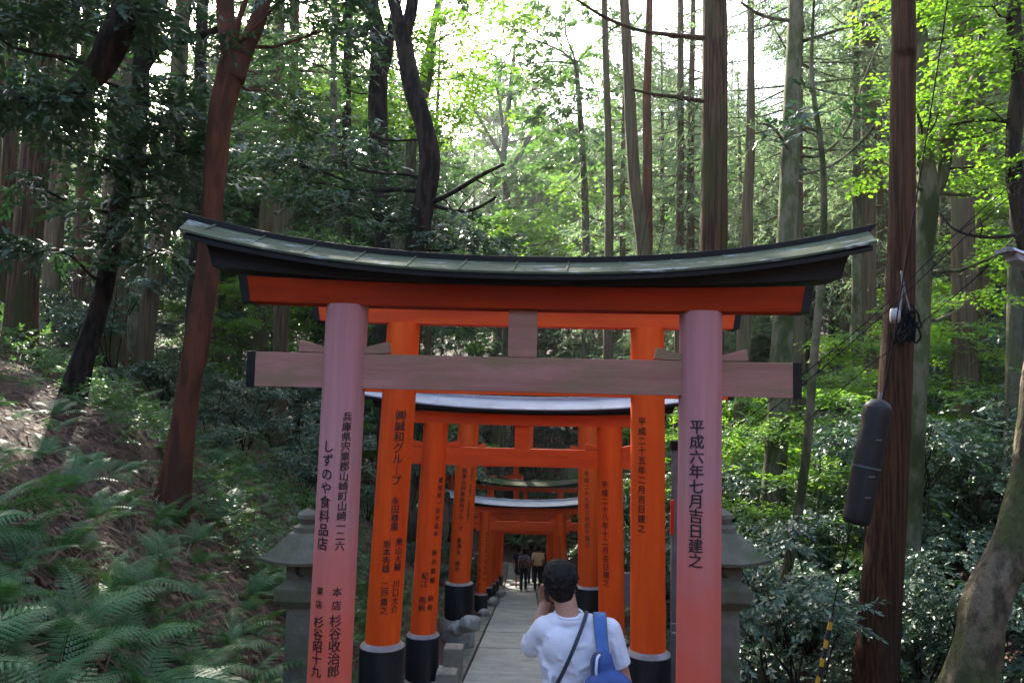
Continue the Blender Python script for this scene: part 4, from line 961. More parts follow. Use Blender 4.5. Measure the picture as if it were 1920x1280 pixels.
hero('dark trunk with a forked top behind the S shaped one', 15.0,
     [(722,640,30),(718,460,30),(712,300,34),(708,180,38),(712,90,34),(700,20,26)], 'bark_dark', up=4,
     forks=[[(712,150,22),(728,100,18),(735,40,14),(748,-40,10)]],
     boughs=[(660,60,15,140,120),(590,120,14.6,120,130),(640,160,15,90,80),(540,220,14.8,90,110),(530,330,14.5,100,130),(600,450,14.4,90,140,.3),(480,300,14.5,80,50)], T=TB, leaf='leaf_mid', dens=.75)
hero('broad straight cedar trunk with moss, tallest above the right end of the gate beam', 10.5,
     [(1318,1150,60),(1322,800,56),(1337,480,52),(1339,300,50),(1340,100,48),(1340,0,46)], 'bark_brown', up=9, lump=.03,
     limbs=[((10.4,9.6),(1318,72,11),(1260,66,9),(1190,55,7),(1120,25,6),(1040,-30,4)), ((10.4,9.8),(1318,190,9),(1270,182,8),(1230,178,6),(1185,168,5))])
hero('pale green mossy trunk above the right end of the gate roof', 13.0,
     [(1440,1075,58),(1452,900,44),(1466,660,40),(1474,470,36),(1482,280,34),(1488,120,30),(1492,0,28)], 'bark_moss', up=8, lump=.035,
     limbs=[((13,12),(1496,80,8),(1560,60,6),(1620,40,5),(1670,20,4)), ((13,12.4),(1492,290,7),(1540,290,6),(1590,240,5),(1620,150,4),(1650,80,3)),
            ((13,12),(1484,290,8),(1450,240,6),(1420,232,5)), ((13,12.2),(1490,330,6),(1560,310,5),(1620,260,5),(1665,200,4)), ((13,12.2),(1486,40,8),(1430,30,6),(1390,5,5))])
hero('dark red brown cedar trunk carrying a wire bundle', YT9,
     [(1632,1330,80),(1650,1150,72),(1668,900,64),(1680,700,58),(1688,520,50),(1692,300,46),(1694,120,44),(1694,0,42)], 'bark_cedar_red', up=9, lump=.025)
hero('green maple trunk forking behind the red brown cedar', 9.4,
     [(1688,1310,52),(1702,1080,42),(1712,850,38),(1722,650,38),(1728,480,40),(1740,380,40),(1736,300,32),(1728,150,26),(1724,60,28),(1722,0,22)], 'bark_moss', up=3,
     forks=[[(1738,385,30),(1765,330,26),(1775,260,28),(1800,210,24),(1820,170,20),(1850,90,14)], [(1724,60,20),(1745,30,16),(1765,5,14),(1790,-60,10)]],
     boughs=[(1830,120,9.0,130,170,.5),(1760,210,8.8,100,110,.5),(1700,170,8.6,60,50),(1880,240,9.2,110,150,.4),(1860,40,9.4,140,150),(1700,270,9.2,70,60,.3),(1790,320,9.6,100,100,.35),
             (1740,-40,9,160,150),(1660,330,9.8,60,40,.3),(1880,340,10,80,60,.3),(1820,560,10.5,90,70,.3),(1900,460,10,90,80,.3),(1650,300,9.0,50,40,.3),(1700,40,9.2,90,80)], T=TM, leaf='leaf_maple', sc=.9)
hero('near grey brown trunk bulging and leaning at the right edge', 4.7,
     [(1806,1340,86),(1818,1275,78),(1836,1195,72),(1848,1135,74),(1886,1050,66),(1908,985,56),(1924,900,48),(1932,810,46),(1950,690,50),(1990,500,50),(2040,250,44)], 'bark_lump', up=3, lump=.16, flare=0, seg=28, forks=[[(1846,1150,50),(1822,1152,40),(1806,1150,30),(1800,1146,14)],[(1890,1075,46),(1870,1085,34),(1862,1092,16)]])
hero('dark crooked tree at the right edge below the maple leaves', 8.6,
     [(1960,640,40),(1940,520,38),(1908,350,36),(1900,290,26),(1905,220,30),(1912,140,28),(1900,40,26),(1905,-20,22)], 'bark_dark', up=3, down=True,
     forks=[[(1905,225,20),(1925,200,18),(1950,170,14)]],
     limbs=[((8.6,8.8),(1900,230,9),(1860,225,7),(1820,228,6),(1780,235,4)), ((8.6,9.2),(1905,315,8),(1860,312,6),(1780,316,4)), ((8.6,9),(1912,440,8),(1850,445,6),(1790,430,5),(1760,395,3))],
     boughs=[(1900,90,8.2,110,130),(1920,300,8.4,60,40),(1860,10,8.4,110,110)], T=TM, leaf='leaf_maple', sc=.9)
hero('thin mossy trunk slanting across the shrubs right of the lantern', 8.8,
     [(1430,1245,22),(1460,1130,20),(1490,1000,18),(1512,850,16),(1524,700,15),(1538,540,14),(1545,400,12),(1540,280,10)], 'bark_moss', up=2, lump=.06, flare=.6,
     boughs=[(1560,180,8.9,60,26),(1520,240,8.7,50,20)], T=TB, leaf='leaf_dark')
hero('slim grey trunk with upswept bare branches above the middle of the gate', 47,
     [(940,600,20),(944,475,18),(950,380,15),(944,300,13),(950,240,11),(958,160,8),(965,90,6)], 'bark_grey', flare=.1,
     forks=[[(946,330,10),(975,290,9),(1000,240,7),(1012,210,5)], [(944,300,8),(915,250,6),(885,195,5)], [(946,270,7),(938,200,6),(928,150,4)]],
     boughs=[(960,330,46,80,150),(1010,330,46,60,90),(900,310,47,60,80),(960,170,47,60,60,.35),(860,160,48,60,60),(1050,240,46,55,80),(1000,400,46,70,120),(1080,130,46,70,120)], T=TBm, leaf='leaf_mid', sc=2.2)
hero('pale leaning sapling in a bright clearing behind the roof', 43,
     [(948,640,12),(955,470,11),(990,420,9),(1040,370,8),(1085,330,6),(1100,290,4)], 'bark_grey', flare=.1,
     boughs=[(1060,440,43,90,160),(1000,420,43,70,120),(1090,360,43.5,70,110),(950,420,43.3,60,90)], T=TMb, leaf='leaf_maple', sc=2.4)
hero('tall straight cedar above the centre right of the gate roof', 17.0,
     [(1207,760,26),(1206,480,25),(1190,340,24),(1183,230,23),(1176,100,20),(1170,0,18)], 'bark_pole', up=6)
hero('reddish cedar trunk close right of the tall straight one', 21.0,
     [(1214,760,24),(1213,480,22),(1214,300,18),(1213,180,16),(1216,80,14)], 'bark_red', up=8)
hero('dark bare cedar trunk between the two big right hand trunks', 18.0,
     [(1392,700,26),(1398,560,24),(1402,380,20),(1406,300,18),(1408,120,14)], 'bark_pole', up=8)
hero('brown trunk standing close behind the gate roof left of the big cedar', 22.0,
     [(1272,700,18),(1274,480,16),(1276,300,13),(1276,120,12),(1276,0,11)], 'bark_pole', up=9)
hero('bright green maple spreading over the S shaped trunk, lit from behind', 21.0,
     [(742,700,16),(748,430,14),(770,300,12),(800,180,10),(815,80,8)], 'bark_grey', flare=.1,
     boughs=[(830,60,20.5,110,170,.4),(760,120,20.5,110,170,.4),(870,140,21,100,150,.4),(800,200,20.5,110,170,.35),(860,260,21,80,110,.3),(700,40,21,90,120),(690,180,21,90,120,.35),(900,20,21,100,120)], T=TMb, leaf='leaf_maple', sc=1.1)
hero('tall airy tree with fresh green leaves right of the bright sky gap', 30.0,
     [(1098,700,16),(1098,420,14),(1090,250,12),(1080,120,9)], 'bark_grey', flare=.1,
     boughs=[(1060,120,30,100,150),(1120,180,30,110,170),(1040,230,30,90,130),(1100,300,30,110,160),(1010,60,30,90,110),(1130,60,30,110,140),(1060,-30,30,130,150),(950,110,31,70,60),(930,-10,31,100,90)], T=TBm, leaf='leaf_mid', sc=1.5)
LFT = [('broad brown cedar trunk nearest the left edge', 11.5, [(38,662,62),(45,520,54),(58,380,52),(72,240,54),(82,60,50)], 'bark_brown'),
       ('dark brown trunk cut by the left edge of the view', 14.0, [(2,600,40),(8,400,38),(14,200,34),(20,0,32)], 'bark_brown'),
       ('pale brown cedar trunk rising behind the dark slender tree', 16.0, [(204,672,60),(210,520,54),(222,300,50),(236,60,46)], 'bark_pole'),
       ('straight trunk between the left edge trunk and the slender tree', 17.0, [(152,640,34),(155,500,32),(160,300,30),(168,60,28)], 'bark_brown'),
       ('leaning brown trunk left of the reddish forked one', 15.0, [(268,680,34),(282,560,32),(308,400,34),(330,200,32),(345,0,28)], 'bark_pole'),
       ('pale thin trunk lit from the side on the left slope', 18.0, [(250,660,26),(256,520,22),(262,400,20),(268,200,18)], 'bark_moss'),
       ('slim trunk leaning right in the left hand grove', 19.0, [(95,640,22),(106,450,24),(122,300,22),(132,120,20)], 'bark_pole'),
       ('dark straight trunk hugging the reddish forked one', 13.0, [(356,700,26),(362,560,24),(370,420,24),(374,260,24),(378,60,22)], 'bark_dark')]
for lab, Yv, pts, bk in LFT: hero(lab, Yv, pts, bk, up=9, lump=.03, seg=14, flare=.25)
for lab, Yv, pts, bk in (('slim trunk standing over the left end of the roof', 20, [(520,640,16),(521,430,15),(524,250,12),(524,60,10)], 'bark_pole'),
       ('dark thin trunk left of the forked dark one', 19, [(650,640,20),(650,460,18),(650,240,18),(652,60,14)], 'bark_dark'),
       ('grey trunk between the S shaped trunk and the forked one', 18, [(640,620,16),(634,470,14),(626,300,14),(626,100,12)], 'bark_grey'),
       ('mossy trunk showing behind the S shaped one', 22, [(770,640,24),(770,330,22),(775,240,20),(800,120,16),(815,40,14)], 'bark_grey'),
       ('yellow green trunk far right of the gate roof', 20, [(1604,720,20),(1606,560,18),(1606,380,16),(1606,200,14),(1604,60,12)], 'bark_moss'),
       ('pale straight trunk close to the right edge', 12, [(1902,760,32),(1904,600,30),(1908,420,28),(1912,250,26),(1916,60,24)], 'bark_grey'),
       ('slim sunlit trunk leaning behind the centre right cedars', 20, [(1140,700,20),(1142,470,17),(1142,330,16),(1140,240,14)], 'bark_pole')):
    hero(lab, Yv, pts, bk, up=8, lump=.03, seg=12, flare=.2)
# ------------------------------------------------------------------ shared kinds
def cedar(H, z0, r, Lmax, seed, T, step=.42, spr=1.0, dead=16):
    rng = np.random.default_rng(seed); rr = random.Random(seed)
    root = empty('cedar_tree', (0,0,0), 'x', 'tree'); b = MB()
    lean = rr.uniform(-.015,.015)*H
    pts = [(lean*t*t*1.0, rr.uniform(-.05,.05), H*t - .2*(t == 0), r*(1-t)**.75*1.0+.02) for t in np.linspace(0, 1, 9)]
    P = trunk_mesh(b, pts, 10, .3, .03, seed, 3)
    axis = lambda z: (float(np.interp(z, [p[2] for p in P], [p[0] for p in P])), float(np.interp(z, [p[2] for p in P], [p[1] for p in P])))
    tr_ = b.build('trunk', M['bark_pole'], root, smooth=True)
    b = MB()
    for i in range(dead):
        z = rr.uniform(z0*.35, z0*1.1); x, y = axis(z); a = rr.uniform(0, 6.28); L = rr.uniform(.5, 1.9)
        limb(b, (x, y, z), (x+L*math.cos(a), y+L*math.sin(a), z+rr.uniform(-.3,.35)*L), .022, .004, .08, 4, .06, rr)
    SP = []; z = z0
    while z < H-.2:
        f = (z-z0)/(H-z0); L = Lmax*((1-f)**.75)*min(1, .45+f*4) + .25
        for k in range(rr.choice((3,4,5))):
            a = rr.uniform(0, 6.28); l = L*rr.uniform(.6,1.15); x, y = axis(z); up = rr.uniform(-.25,.15) + .25*f
            e = (x+l*math.cos(a), y+l*math.sin(a), z+up*l)
            limb(b, (x, y, z), e, .012+.012*l/Lmax*2, .004, .06, 4, .03, rr)
            m = max(2, int(l/.28*spr))
            for t in np.linspace(.25, 1, m):
                for q in range(2):
                    SP.append((x+l*t*math.cos(a)+rr.gauss(0,.10), y+l*t*math.sin(a)+rr.gauss(0,.10), z+up*l*t+rr.gauss(0,.05)-.03, a+rr.gauss(0,.75), rr.gauss(-.25,.3), rr.gauss(0,.4), rr.uniform(.7,1.2)))
        z += step*rr.uniform(.7,1.3)
    b.build('branches', M['bark_pole'], root, smooth=True)
    SP = np.array(SP); link('crown', leafmesh(place(T, SP[:,:3], SP[:,3], SP[:,4], SP[:,5], SP[:,6], rng)), M['leaf_cedar'], root, smooth=False)
    return root
def broad(H, nb, R_, seed, T, leaf, r=.12, z0=.35, n=60, flat=.45, bark='bark_grey', name='broadleaf_tree', sc=1.0, rb=.9):
    rng = np.random.default_rng(seed); rr = random.Random(seed); root = empty(name, (0,0,0), 'x', 'tree'); b = MB()
    pts = [(.06*H*math.sin(seed+t*3)*t, .04*H*math.cos(seed*2+t*3)*t, H*.85*t-.2*(t == 0), r*(1-.85*t)) for t in np.linspace(0, 1, 7)]
    P = trunk_mesh(b, pts, 10, .3, .06, seed, 3); b.build('trunk', M[bark], root, smooth=True)
    b = MB(); Vs = []
    for i in range(nb):
        f = z0 + (1-z0)*((i+.5)/nb); a = i*2.4 + rr.uniform(-.4,.4); l = R_*rr.uniform(.35,1.0)*(1-.55*max(0, f-.5)*2*.8)
        c = np.array((l*math.cos(a), l*math.sin(a), H*f*rr.uniform(.95,1.05)))
        q = min(P, key=lambda p: abs(p[2]-(c[2]-.35*l))); r0 = min(q[3]*.6, .05)
        limb(b, q[:3], c, r0, r0*.35, .03, 5, .06, rr)
        rad = rb*rr.uniform(.7,1.25)
        v, subs = bough(T, c, (rad, rad, rad*flat), n, rng, sc=sc); Vs.append(v)
        for s in subs[:8]: limb(b, c*.9+np.array(q[:3])*.1, s, r0*.3, .004, 0, 4, .05, rr)
    b.build('branches', M[bark], root, smooth=True)
    link('crown', leafmesh(Vs), M[leaf], root, smooth=False); return root
def shrub(H, seed, T, leaf, n=150, Rr_=.8, sc=1.0, bark='bark_dark'):
    rng = np.random.default_rng(seed); rr = random.Random(seed); root = empty('shrub', (0,0,0), 'x', 'shrub'); b = MB(); Vs = []
    for i in range(7):
        a = rr.uniform(0, 6.28); l = Rr_*rr.uniform(.1,.9); h = H*rr.uniform(.45,1.0)
        c = np.array((l*math.cos(a), l*math.sin(a), h)); limb(b, (rr.uniform(-.06,.06), rr.uniform(-.06,.06), -.1), c, .018, .006, -.05, 5, .08, rr)
        rad = Rr_*rr.uniform(.4,.7)
        v, subs = bough(T, c, (rad, rad, rad*.42), n//7, rng, sc=sc); Vs.append(v)
        for s in subs[:6]: limb(b, c*.75, s, .007, .003, 0, 4, .06, rr)
    b.build('stems', M[bark], root, smooth=True); link('foliage', leafmesh(Vs), M[leaf], root, smooth=False); return root
used = set()
def put(proto, x, y, s, rz, label, group, z=None, tilt=(0, 0)):
    if proto not in used: used.add(proto); o = proto; kids = None
    else:
        o = proto.copy(); C.objects.link(o)
        for ch in list(proto.children):
            c = ch.copy(); C.objects.link(c); c.parent = o
    o.location = (x, y, (zg(x, y) if z is None else z)); o.rotation_euler = (tilt[0], tilt[1], rz); o.scale = (s, s, s)
    o['label'] = label; o['group'] = group; return o
CED = [cedar(21, 8.5, .17, 2.6, 1, TC), cedar(24, 10, .21, 2.9, 2, TC, .5), cedar(18, 6, .14, 2.4, 3, TC), cedar(22, 7, .16, 2.2, 4, TC, .38)]
CEDF = [cedar(23, 6, .20, 2.8, 5, TCf, .7, .55, 6), cedar(20, 4.5, .22, 2.6, 6, TCf, .65, .55, 6)]
BRD = [broad(9, 20, 2.8, 21, TBm, 'leaf_mid', .13, .3, 60), broad(12, 26, 3.2, 22, TBm, 'leaf_mid', .17, .35, 64, rb=1.1), broad(7, 16, 2.2, 23, TBm, 'leaf_shrub', .09, .2, 60)]
BRT = [broad(18, 34, 4.0, 25, TBm, 'leaf_mid', .22, .35, 110, .5, rb=1.5, sc=1.5), broad(15, 30, 3.6, 26, TBm, 'leaf_mid', .18, .3, 100, .5, rb=1.5, sc=1.5)]
MAP_ = [broad(6.5, 14, 2.4, 31, TMb, 'leaf_maple', .08, .35, 60, .25, 'bark_moss', 'maple_tree', 1.0, 1.0), broad(5, 12, 2.0, 32, TMb, 'leaf_maple', .06, .3, 56, .25, 'bark_moss', 'maple_tree', .9, .9)]
SHR = [shrub(1.5, 41, TBs, 'leaf_shrub', 340, .85), shrub(2.1, 42, TBs, 'leaf_shrub', 440, .95), shrub(1.1, 43, TBs, 'leaf_dark', 280, .7), shrub(2.8, 44, TBs, 'leaf_shrub', 620, 1.1)]
occupied = [(3.25, 6.7), (3.15, 5.8), (3.3, 7.4)]
def free(x, y, d):
    for a, c in occupied:
        if (a-x)**2 + (c-y)**2 < d*d: return False
    occupied.append((x, y)); return True
side = lambda x, y: 'left' if x < -.12*y else ('right' if x > .2*y else 'middle')
DC = {'left': 'tall bare cedar in the shady grove up the left slope', 'middle': 'tall thin cedar beyond the gates in the bright middle', 'right': 'tall thin cedar on the sunny slope at the right'}
rv = random.Random(12)
# cedars of the wood
n = 0
while n < 135:
    y = rv.uniform(19, 62); x = rv.uniform(-.80*y-3, .80*y+3)
    if abs(x) < 3.2 and y < 50: continue
    if y > 34 and abs(x) < 8 and y < 56: continue
    if x < -.30*y and y > 30 and rv.random() < .6: continue
    if not free(x, y, 2.9): 
        n += .02; continue
    s = side(x, y); put(rv.choice(CED), x, y, rv.uniform(.8, 1.2), rv.uniform(0, 6.28), DC[s], 'tall cedars, %s' % s); n += 1
n = 0
while n < 46:
    y = rv.uniform(38, 74); x = rv.uniform(.0, .62)*y
    if abs(x) < 8 and y < 56: continue
    if not free(x, y, 2.4): n += .05; continue
    put(rv.choice(CED), x, y, rv.uniform(.85, 1.25), rv.uniform(0, 6.28), 'full crowned cedar in the bright wood beyond the right pillars', 'sunny cedars, right'); n += 1
n = 0
while n < 100:
    y = rv.uniform(60, 105); x = rv.uniform(-.75*y, .75*y)
    if x < -.28*y and rv.random() < .7: continue
    if not free(x, y, 3.6): n += .02; continue
    put(rv.choice(CEDF), x, y, rv.uniform(.85, 1.25), rv.uniform(0, 6.28), 'pale far cedar at the back of the wood, %s' % {'left':'left part','middle':'middle part','right':'right part'}[side(x,y)], 'far cedars, %s' % side(x, y)); n += 1
# cedars over and beside the camera: the roof of leaves that shades the path
for i, (x, y) in enumerate([(-9,12.5),(-12.5,15.5),(-15,10.5),(8,14.5),(12,11),(6.2,18.5),(14,17),(9.5,19.5),(-11.5,19),(4.6,23),(-14,20),(16,14)]):  # first two added back to block the sun on the left bank
    if free(x, y, 1.6): put(CED[i % 2], x, y, 1.0, i*1.3, 'bare lower cedar trunk standing close behind the %s slope plants' % ('left' if x < 0 else 'right'), 'near cedars %s' % ('left' if x < 0 else 'right'))
# broadleaf understorey
n = 0
while n < 46:
    y = rv.uniform(20, 60); x = rv.uniform(-.72*y, .72*y)
    if abs(x) < 7 and y < 54: continue
    if x < -.3*y and y > 28 and rv.random() < .5: continue
    if not free(x, y, 2.2): n += .02; continue
    s = side(x, y); k = rv.choice(BRD)
    put(k, x, y, rv.uniform(.7, 1.15), rv.uniform(0, 6.28), 'leafy broad tree filling the wood under the cedars, %s' % s, 'broadleaf trees, %s' % s); n += 1
for i, (px_, y, s_) in enumerate([(860,34,1.0),(960,52,1.2),(1060,44,1.1),(1150,36,1.0),(1010,64,1.4),(900,70,1.4),(760,40,1.0),(640,52,1.2),(1250,50,1.2),(1010,84,1.7),(930,90,1.8),(1120,58,1.5),(1220,66,1.6),(1350,70,1.6),(1350,38,1.0),(1450,52,1.2),(1580,42,1.0),(1700,36,.9),(1860,44,1.1),(520,38,1.0),(1120,74,1.5),(800,80,1.5)]):
    p = at(px_, 900, y)
    if abs(p.x) < 7 and y < 50: p.x = 7.5 if px_ > 985 else -7.5
    s = side(p.x, y); put(BRT[i % 2], p.x, y, s_, i*2.1, 'tall leafy tree with a full pale green crown, %s of the wood' % s, 'tall leafy trees, %s' % s)
for i, (x, y, s_) in enumerate([(px_, py_, q) for px_, py_, q in [(1390,12.5,.62),(1420,15.5,.8),(1090,19,.9),(1140,24,.8),(1040,26,1.),(900,27,.9),(820,30,1.0),(1560,19,.9),(1690,16,.8),(1800,15,.85),(1880,20,1.),(430,24,.9),(560,27,1.),(700,31,1.)]]):
    p = at(x, 900, y)
    if abs(p.x) < 4.4: p.x = 4.4 if x > 985 else -4.4
    put(MAP_[i % 2], p.x, y, s_, i*1.7, 'bright green layered maple in the light %s' % ['beside the right pillar', 'behind the right pillar', 'seen between the tops of the gates', 'beyond the gates'][min(i, 3)] if i < 4 else 'bright green maple standing in the %s part of the wood' % side(p.x, y),
        'maples' if i >= 4 else 'maples near the gates')
# shrubs
def shr(n_, xr, yr, label, group, ks, smin=.7, smax=1.25, d=.9, cond=None):
    n = 0; t = 0
    while n < n_ and t < 6000:
        t += 1; y = rv.uniform(*yr); x = rv.uniform(*xr) if not callable(xr) else xr(y)
        if cond and not cond(x, y): continue
        if not free(x, y, d): continue
        put(SHR[rv.choice(ks)], x, y, rv.uniform(smin, smax), rv.uniform(0, 6.28), label, group, tilt=(rv.uniform(-.15,.15), rv.uniform(-.15,.15))); n += 1
for x, y, s_ in ((-10.5,31,.9),(-14,37,1.0)): put(BRT[0], x, y, s_, x, 'tall leafy tree added to shade the path from the left, full crown', 'trees added for shade')  # added trees, placed to keep dappled sun off the path
shr(16, (2.6, 6.5), (5.7, 9.5), 'low glossy evergreen shrub near the foot of the right trunks', 'near right shrubs', (0, 1, 2), .65, 1.0, .8)
shr(70, lambda y: rv.uniform(3.0, .75*y), (9, 22), 'glossy pale leaved shrub on the slope right of the gates', 'right slope shrubs', (0, 1, 3, 1), .8, 1.3, 1.0)
shr(70, lambda y: rv.uniform(3.0, .75*y), (20, 46), 'shrub in the understorey far up the right slope', 'far right shrubs', (1, 3), .9, 1.5, 1.3)
shr(15, lambda y: rv.uniform(-.62*y, -3.2), (11.5, 20), 'shrub among trunks on the left slope', 'left slope shrubs', (0, 1, 2), .5, .95, 1.0, lambda x, y: x > -.42*y or rv.random() < .35)
shr(36, lambda y: rv.uniform(-.7*y, -3.0), (19, 46), 'shrub in the understorey far up the left slope', 'far left shrubs', (1, 3), .8, 1.4, 1.3)
shr(16, (-2.9, -1.7), (13, 36), 'small shrub beside the left pillars of the gates', 'left path shrubs', (0, 2), .35, .6, .7)
shr(22, (2.2, 3.2), (8, 36), 'small shrub beside the right pillars of the gates', 'right path shrubs', (0, 2), .4, .7, .7)
shr(34, (-12, 12), (52, 64), 'dense shrub closing the view beyond the last gate', 'end shrubs', (1, 3), 1.0, 1.7, 1.2)
# ------------------------------------------------------------------ ferns
def frond_mesh(L, seed, pairs=20):
    rr = random.Random(seed); V = []; Q = []
    ax = []
    for i in range(25):
        t = i/24; ax.append((L*(.93*t), 0, L*(.62*t - .62*t*t*1.15)))
    def axp(t): i = min(23, int(t*24)); f = t*24-i; return np.array(ax[i])*(1-f)+np.array(ax[i+1])*f
    leaves = []
    for i in range(pairs):
        t = .16 + .84*i/pairs; p = axp(t); tg = axp(min(1, t+.04)) - p; tg /= np.linalg.norm(tg)+1e-9
        pl = L*.30*math.sin(math.pi*min(1, (t*.80+.16)))**.9*(1.05 - .55*t)
        for s in (-1, 1):
            a = R(62)*s + rr.gauss(0,.04)
            d = np.array([math.cos(a)*tg[0], math.sin(a), math.cos(a)*tg[2] - .18]); d /= np.linalg.norm(d)
            m = 9 if pl > .1*L else 6
            nrm = np.array([-tg[2], 0, tg[0]]) + np.array([0, s*.15, 0])
            for j in range(m):
                u = (j+.6)/m; c = p + d*pl*u - np.array([0,0,.10*pl*u*u]); ln = L*.030*(1.15-u*.95)
                for q in (-1, 1):
                    dd = d*.75 + tg*q*.95; dd /= np.linalg.norm(dd)
                    leaves.append((c, dd, nrm, ln, pl/m*.85))
            leaves.append((p, d, nrm, pl*1.02, pl*.05))
    P_ = np.array([l[0] for l in leaves]); D_ = np.array([l[1] for l in leaves]); N_ = np.array([l[2] for l in leaves])
    V = leaf_quads(P_, D_, N_, [l[3] for l in leaves], [l[4] for l in leaves]).reshape(-1, 3)
    F = np.arange(len(V)).reshape(-1, 4); b = MB(); b.tube(ax, [.006*L*(1.2-i/24) for i in range(25)], 4, cap=False)
    F2 = np.array(b.f) + len(V)
    return fast(np.concatenate([V, np.array(b.v)]), np.concatenate([F, F2]))
FR = [frond_mesh(1.0, i, 13+i) for i in range(4)]
for me_ in FR: me_.materials.append(M['fern'])
FN = []
for k in range(4):
    rr = random.Random(60+k); root = empty('fern', (0,0,0), 'x', 'fern')
    nf = 7 + k
    for i in range(nf):
        o = bpy.data.objects.new('frond', FR[rr.randrange(4)]); C.objects.link(o); o.parent = root
        a = i/nf*6.28 + rr.uniform(-.25,.25); s = rr.uniform(.6,1.0)
        o.rotation_euler = (rr.uniform(-.35,.35), rr.uniform(-.75,.0), a); o.scale = (s, s, s)
    FN.append(root)
def ferns(n_, fx, yr, label, group, smin, smax, d=.33):
    n = t = 0
    while n < n_ and t < 8000:
        t += 1; y = rv.uniform(*yr); x = fx(y)
        if not free(x, y, d): continue
        e = .3; nx = (zg(x-e, y)-zg(x+e, y))/(2*e)
        put(rv.choice(FN), x, y, rv.uniform(smin, smax), rv.uniform(0, 6.28), label, group, tilt=(rv.uniform(-.1,.1), .45*math.atan(nx)*1.0)); n += 1
bare = lambda x, y: False
ferns(74, lambda y: rv.uniform(-3.3, -1.35), (2.2, 5.6), 'large fern on the bank at the lower left', 'bank ferns in the foreground', .40, .82, .25)
ferns(44, lambda y: rv.uniform(-3.6, -1.5), (5.2, 8.2), 'fern on the bank behind the left stone lantern', 'bank ferns behind the lantern', .35, .6, .34)
ferns(36, lambda y: rv.uniform(-5.0, -1.7), (8.0, 14), 'fern beside the left pillars of the gates', 'ferns along the left pillars', .4, .75, .42)
ferns(34, lambda y: rv.uniform(-6.2, -3.3), (5.0, 9.5), 'fern high on the left bank among dead needles', 'upper bank ferns', .3, .55, .5)
ferns(22, lambda y: rv.uniform(2.0, 4.5), (4.5, 9.5), 'fern under the shrubs at the lower right', 'right hand ferns', .3, .55, .4)
ferns(40, lambda y: rv.uniform(-2.3, -1.3), (3.6, 6.4), 'fern close to the left stone lantern and pillar', 'ferns around the left lantern', .38, .66, .24)
ferns(30, lambda y: rv.uniform(-8.5, -3.0), (9, 16), 'fern on the slope behind the reddish trunk', 'slope ferns', .35, .6, .6)
# ------------------------------------------------------------------ litter and ground cover
def litter(name, label, n_, fx, fy, l0, l1, wr, m, lift=.0, flat=.25):
    rng = np.random.default_rng(len(name)); X = fx(rng, n_); Y = fy(rng, n_); X = X(Y) if callable(X) else X
    Z = np.array([zg(float(a), float(c)) for a, c in zip(X, Y)])
    P = np.stack([X, Y, Z + rng.uniform(.0, .03, n_) + lift], 1)
    e = .08; gx = np.array([(zg(float(a)+e, float(c))-zg(float(a)-e, float(c)))/(2*e) for a, c in zip(X, Y)])
    an = rng.uniform(0, 6.28, n_); D = np.stack([np.cos(an), np.sin(an), np.cos(an)*gx + rng.normal(0,.12,n_)], 1)
    Nn = np.stack([-gx + rng.normal(0,flat,n_), rng.normal(0,flat,n_), np.ones(n_)], 1)
    L = rng.uniform(l0, l1, n_); o = link(name, leafmesh(leaf_quads(P, D, Nn, L, L*wr).reshape(-1,3)), M[m], None, False)
    tag(o, label, 'ground cover', kind='stuff')
litter('fallen_leaves', 'dead brown leaves lying on the left bank and path edge', 16000, lambda r,n: (lambda Y: -1.3 - np.abs(r.uniform(0,1,n))*(1.2+Y*.55)), lambda r,n: 2.5 + 15*r.uniform(0,1,n)**1.3, .04, .10, .5, 'litter')
litter('fallen_twigs', 'thin dead twigs and cedar needles scattered over the left bank', 9000, lambda r,n: (lambda Y: -1.4 - r.uniform(0,1,n)*(1.5+Y*.5)), lambda r,n: 2.5 + 14*r.uniform(0,1,n)**1.3, .12, .42, .045, 'needle_litter', .01)
litter('leaf_litter', 'dead leaves on the ground right of the path', 9000, lambda r,n: (lambda Y: .75 + r.uniform(0,1,n)*(2+Y*.5)), lambda r,n: 4 + 22*r.uniform(0,1,n)**1.2, .05, .12, .5, 'litter')
litter('path_edge_leaves', 'small dead leaves gathered along the kerb', 2600, lambda r,n: r.uniform(-1.75,-1.17,n), lambda r,n: 5 + 28*r.uniform(0,1,n), .03, .07, .5, 'litter')
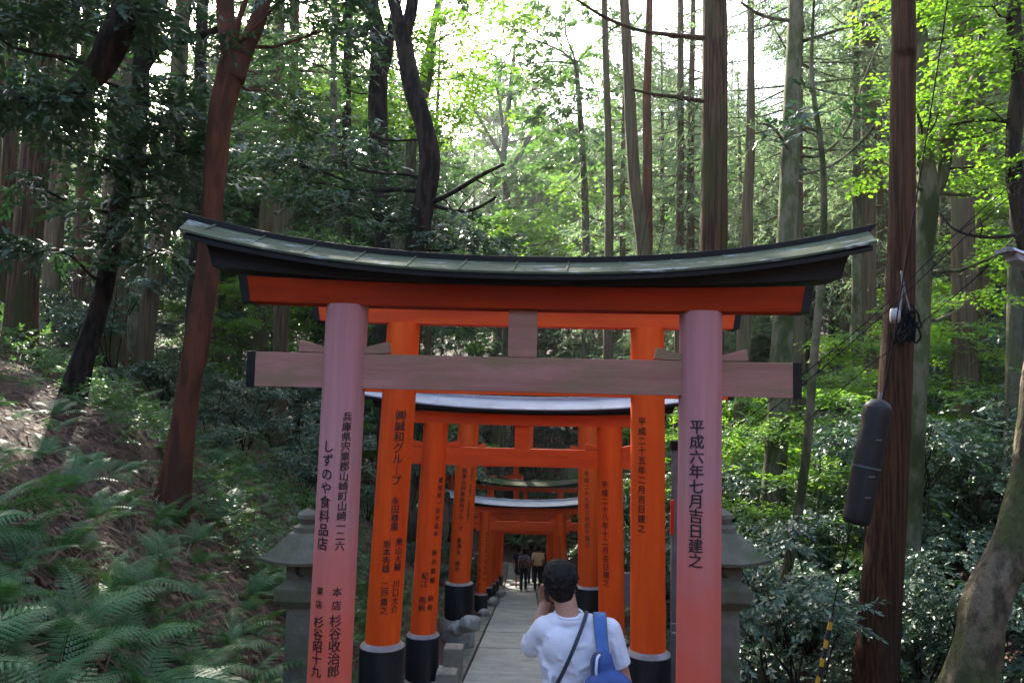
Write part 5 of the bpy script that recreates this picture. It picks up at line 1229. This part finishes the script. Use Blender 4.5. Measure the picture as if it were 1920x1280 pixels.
# low green ground cover
def cover(name, label, n_, fx, fy, T, sc, m, hgt=.12):
    rng = np.random.default_rng(n_); Y = fy(rng, n_); X = fx(rng, n_, Y); Z = np.array([zg(float(a), float(c)) for a, c in zip(X, Y)])
    cl = np.array([mnoise.noise(Vector((float(a)*.55, float(c)*.55, 3))) for a, c in zip(X, Y)]); k = cl > -.08
    P = np.stack([X, Y, Z + rng.uniform(.02, hgt, n_)], 1)[k]; q = len(P)
    o = link(name, leafmesh(place(T, P, rng.uniform(0,6.28,q), rng.normal(.25,.35,q), rng.normal(0,.4,q), sc*rng.uniform(.7,1.3,q), rng)), M[m], None, False)
    tag(o, label, 'ground cover', kind='stuff')
cover('undergrowth', 'low green undergrowth on the left slope between the trunks', 9000, lambda r,n,Y: -1.6 - r.uniform(0,1,n)*(Y*.62), lambda r,n: 8 + 30*r.uniform(0,1,n)**1.2, TBs, .95, 'leaf_mid', .35)
cover('ground_plants', 'low green plants covering the ground right of the gates', 5200, lambda r,n,Y: 1.9 + r.uniform(0,1,n)*(Y*.70), lambda r,n: 5 + 36*r.uniform(0,1,n)**1.1, TBs, .8, 'leaf_shrub', .3)
cover('clearing_plants', 'fresh green plants in the clearing past the last gates', 2600, lambda r,n,Y: r.uniform(-9,9,n), lambda r,n: 42 + 18*r.uniform(0,1,n), TBm, 1.6, 'leaf_mid', .5)
print('VEG', len(bpy.data.objects), sum(len(m.polygons) for m in bpy.data.meshes))

# ------------------------------------------------------------------ haze
b = MB(); b.box(-170, 170, -62, 262, -18, 75)
hz = b.build('haze', None); tag(hz, 'thin pale haze hanging in the wood', 'haze', kind='stuff')
hm = bpy.data.materials.new('haze'); hm.use_nodes = True; hn = hm.node_tree; hn.nodes.remove(hn.nodes['Principled BSDF'])
pv = hn.nodes.new('ShaderNodeVolumePrincipled'); pv.inputs['Color'].default_value = (.92,.95,1,1); pv.inputs['Density'].default_value = .0004; pv.inputs['Anisotropy'].default_value = .45
hn.links.new(pv.outputs[0], hn.nodes['Material Output'].inputs['Volume']); hz.data.materials.append(hm)
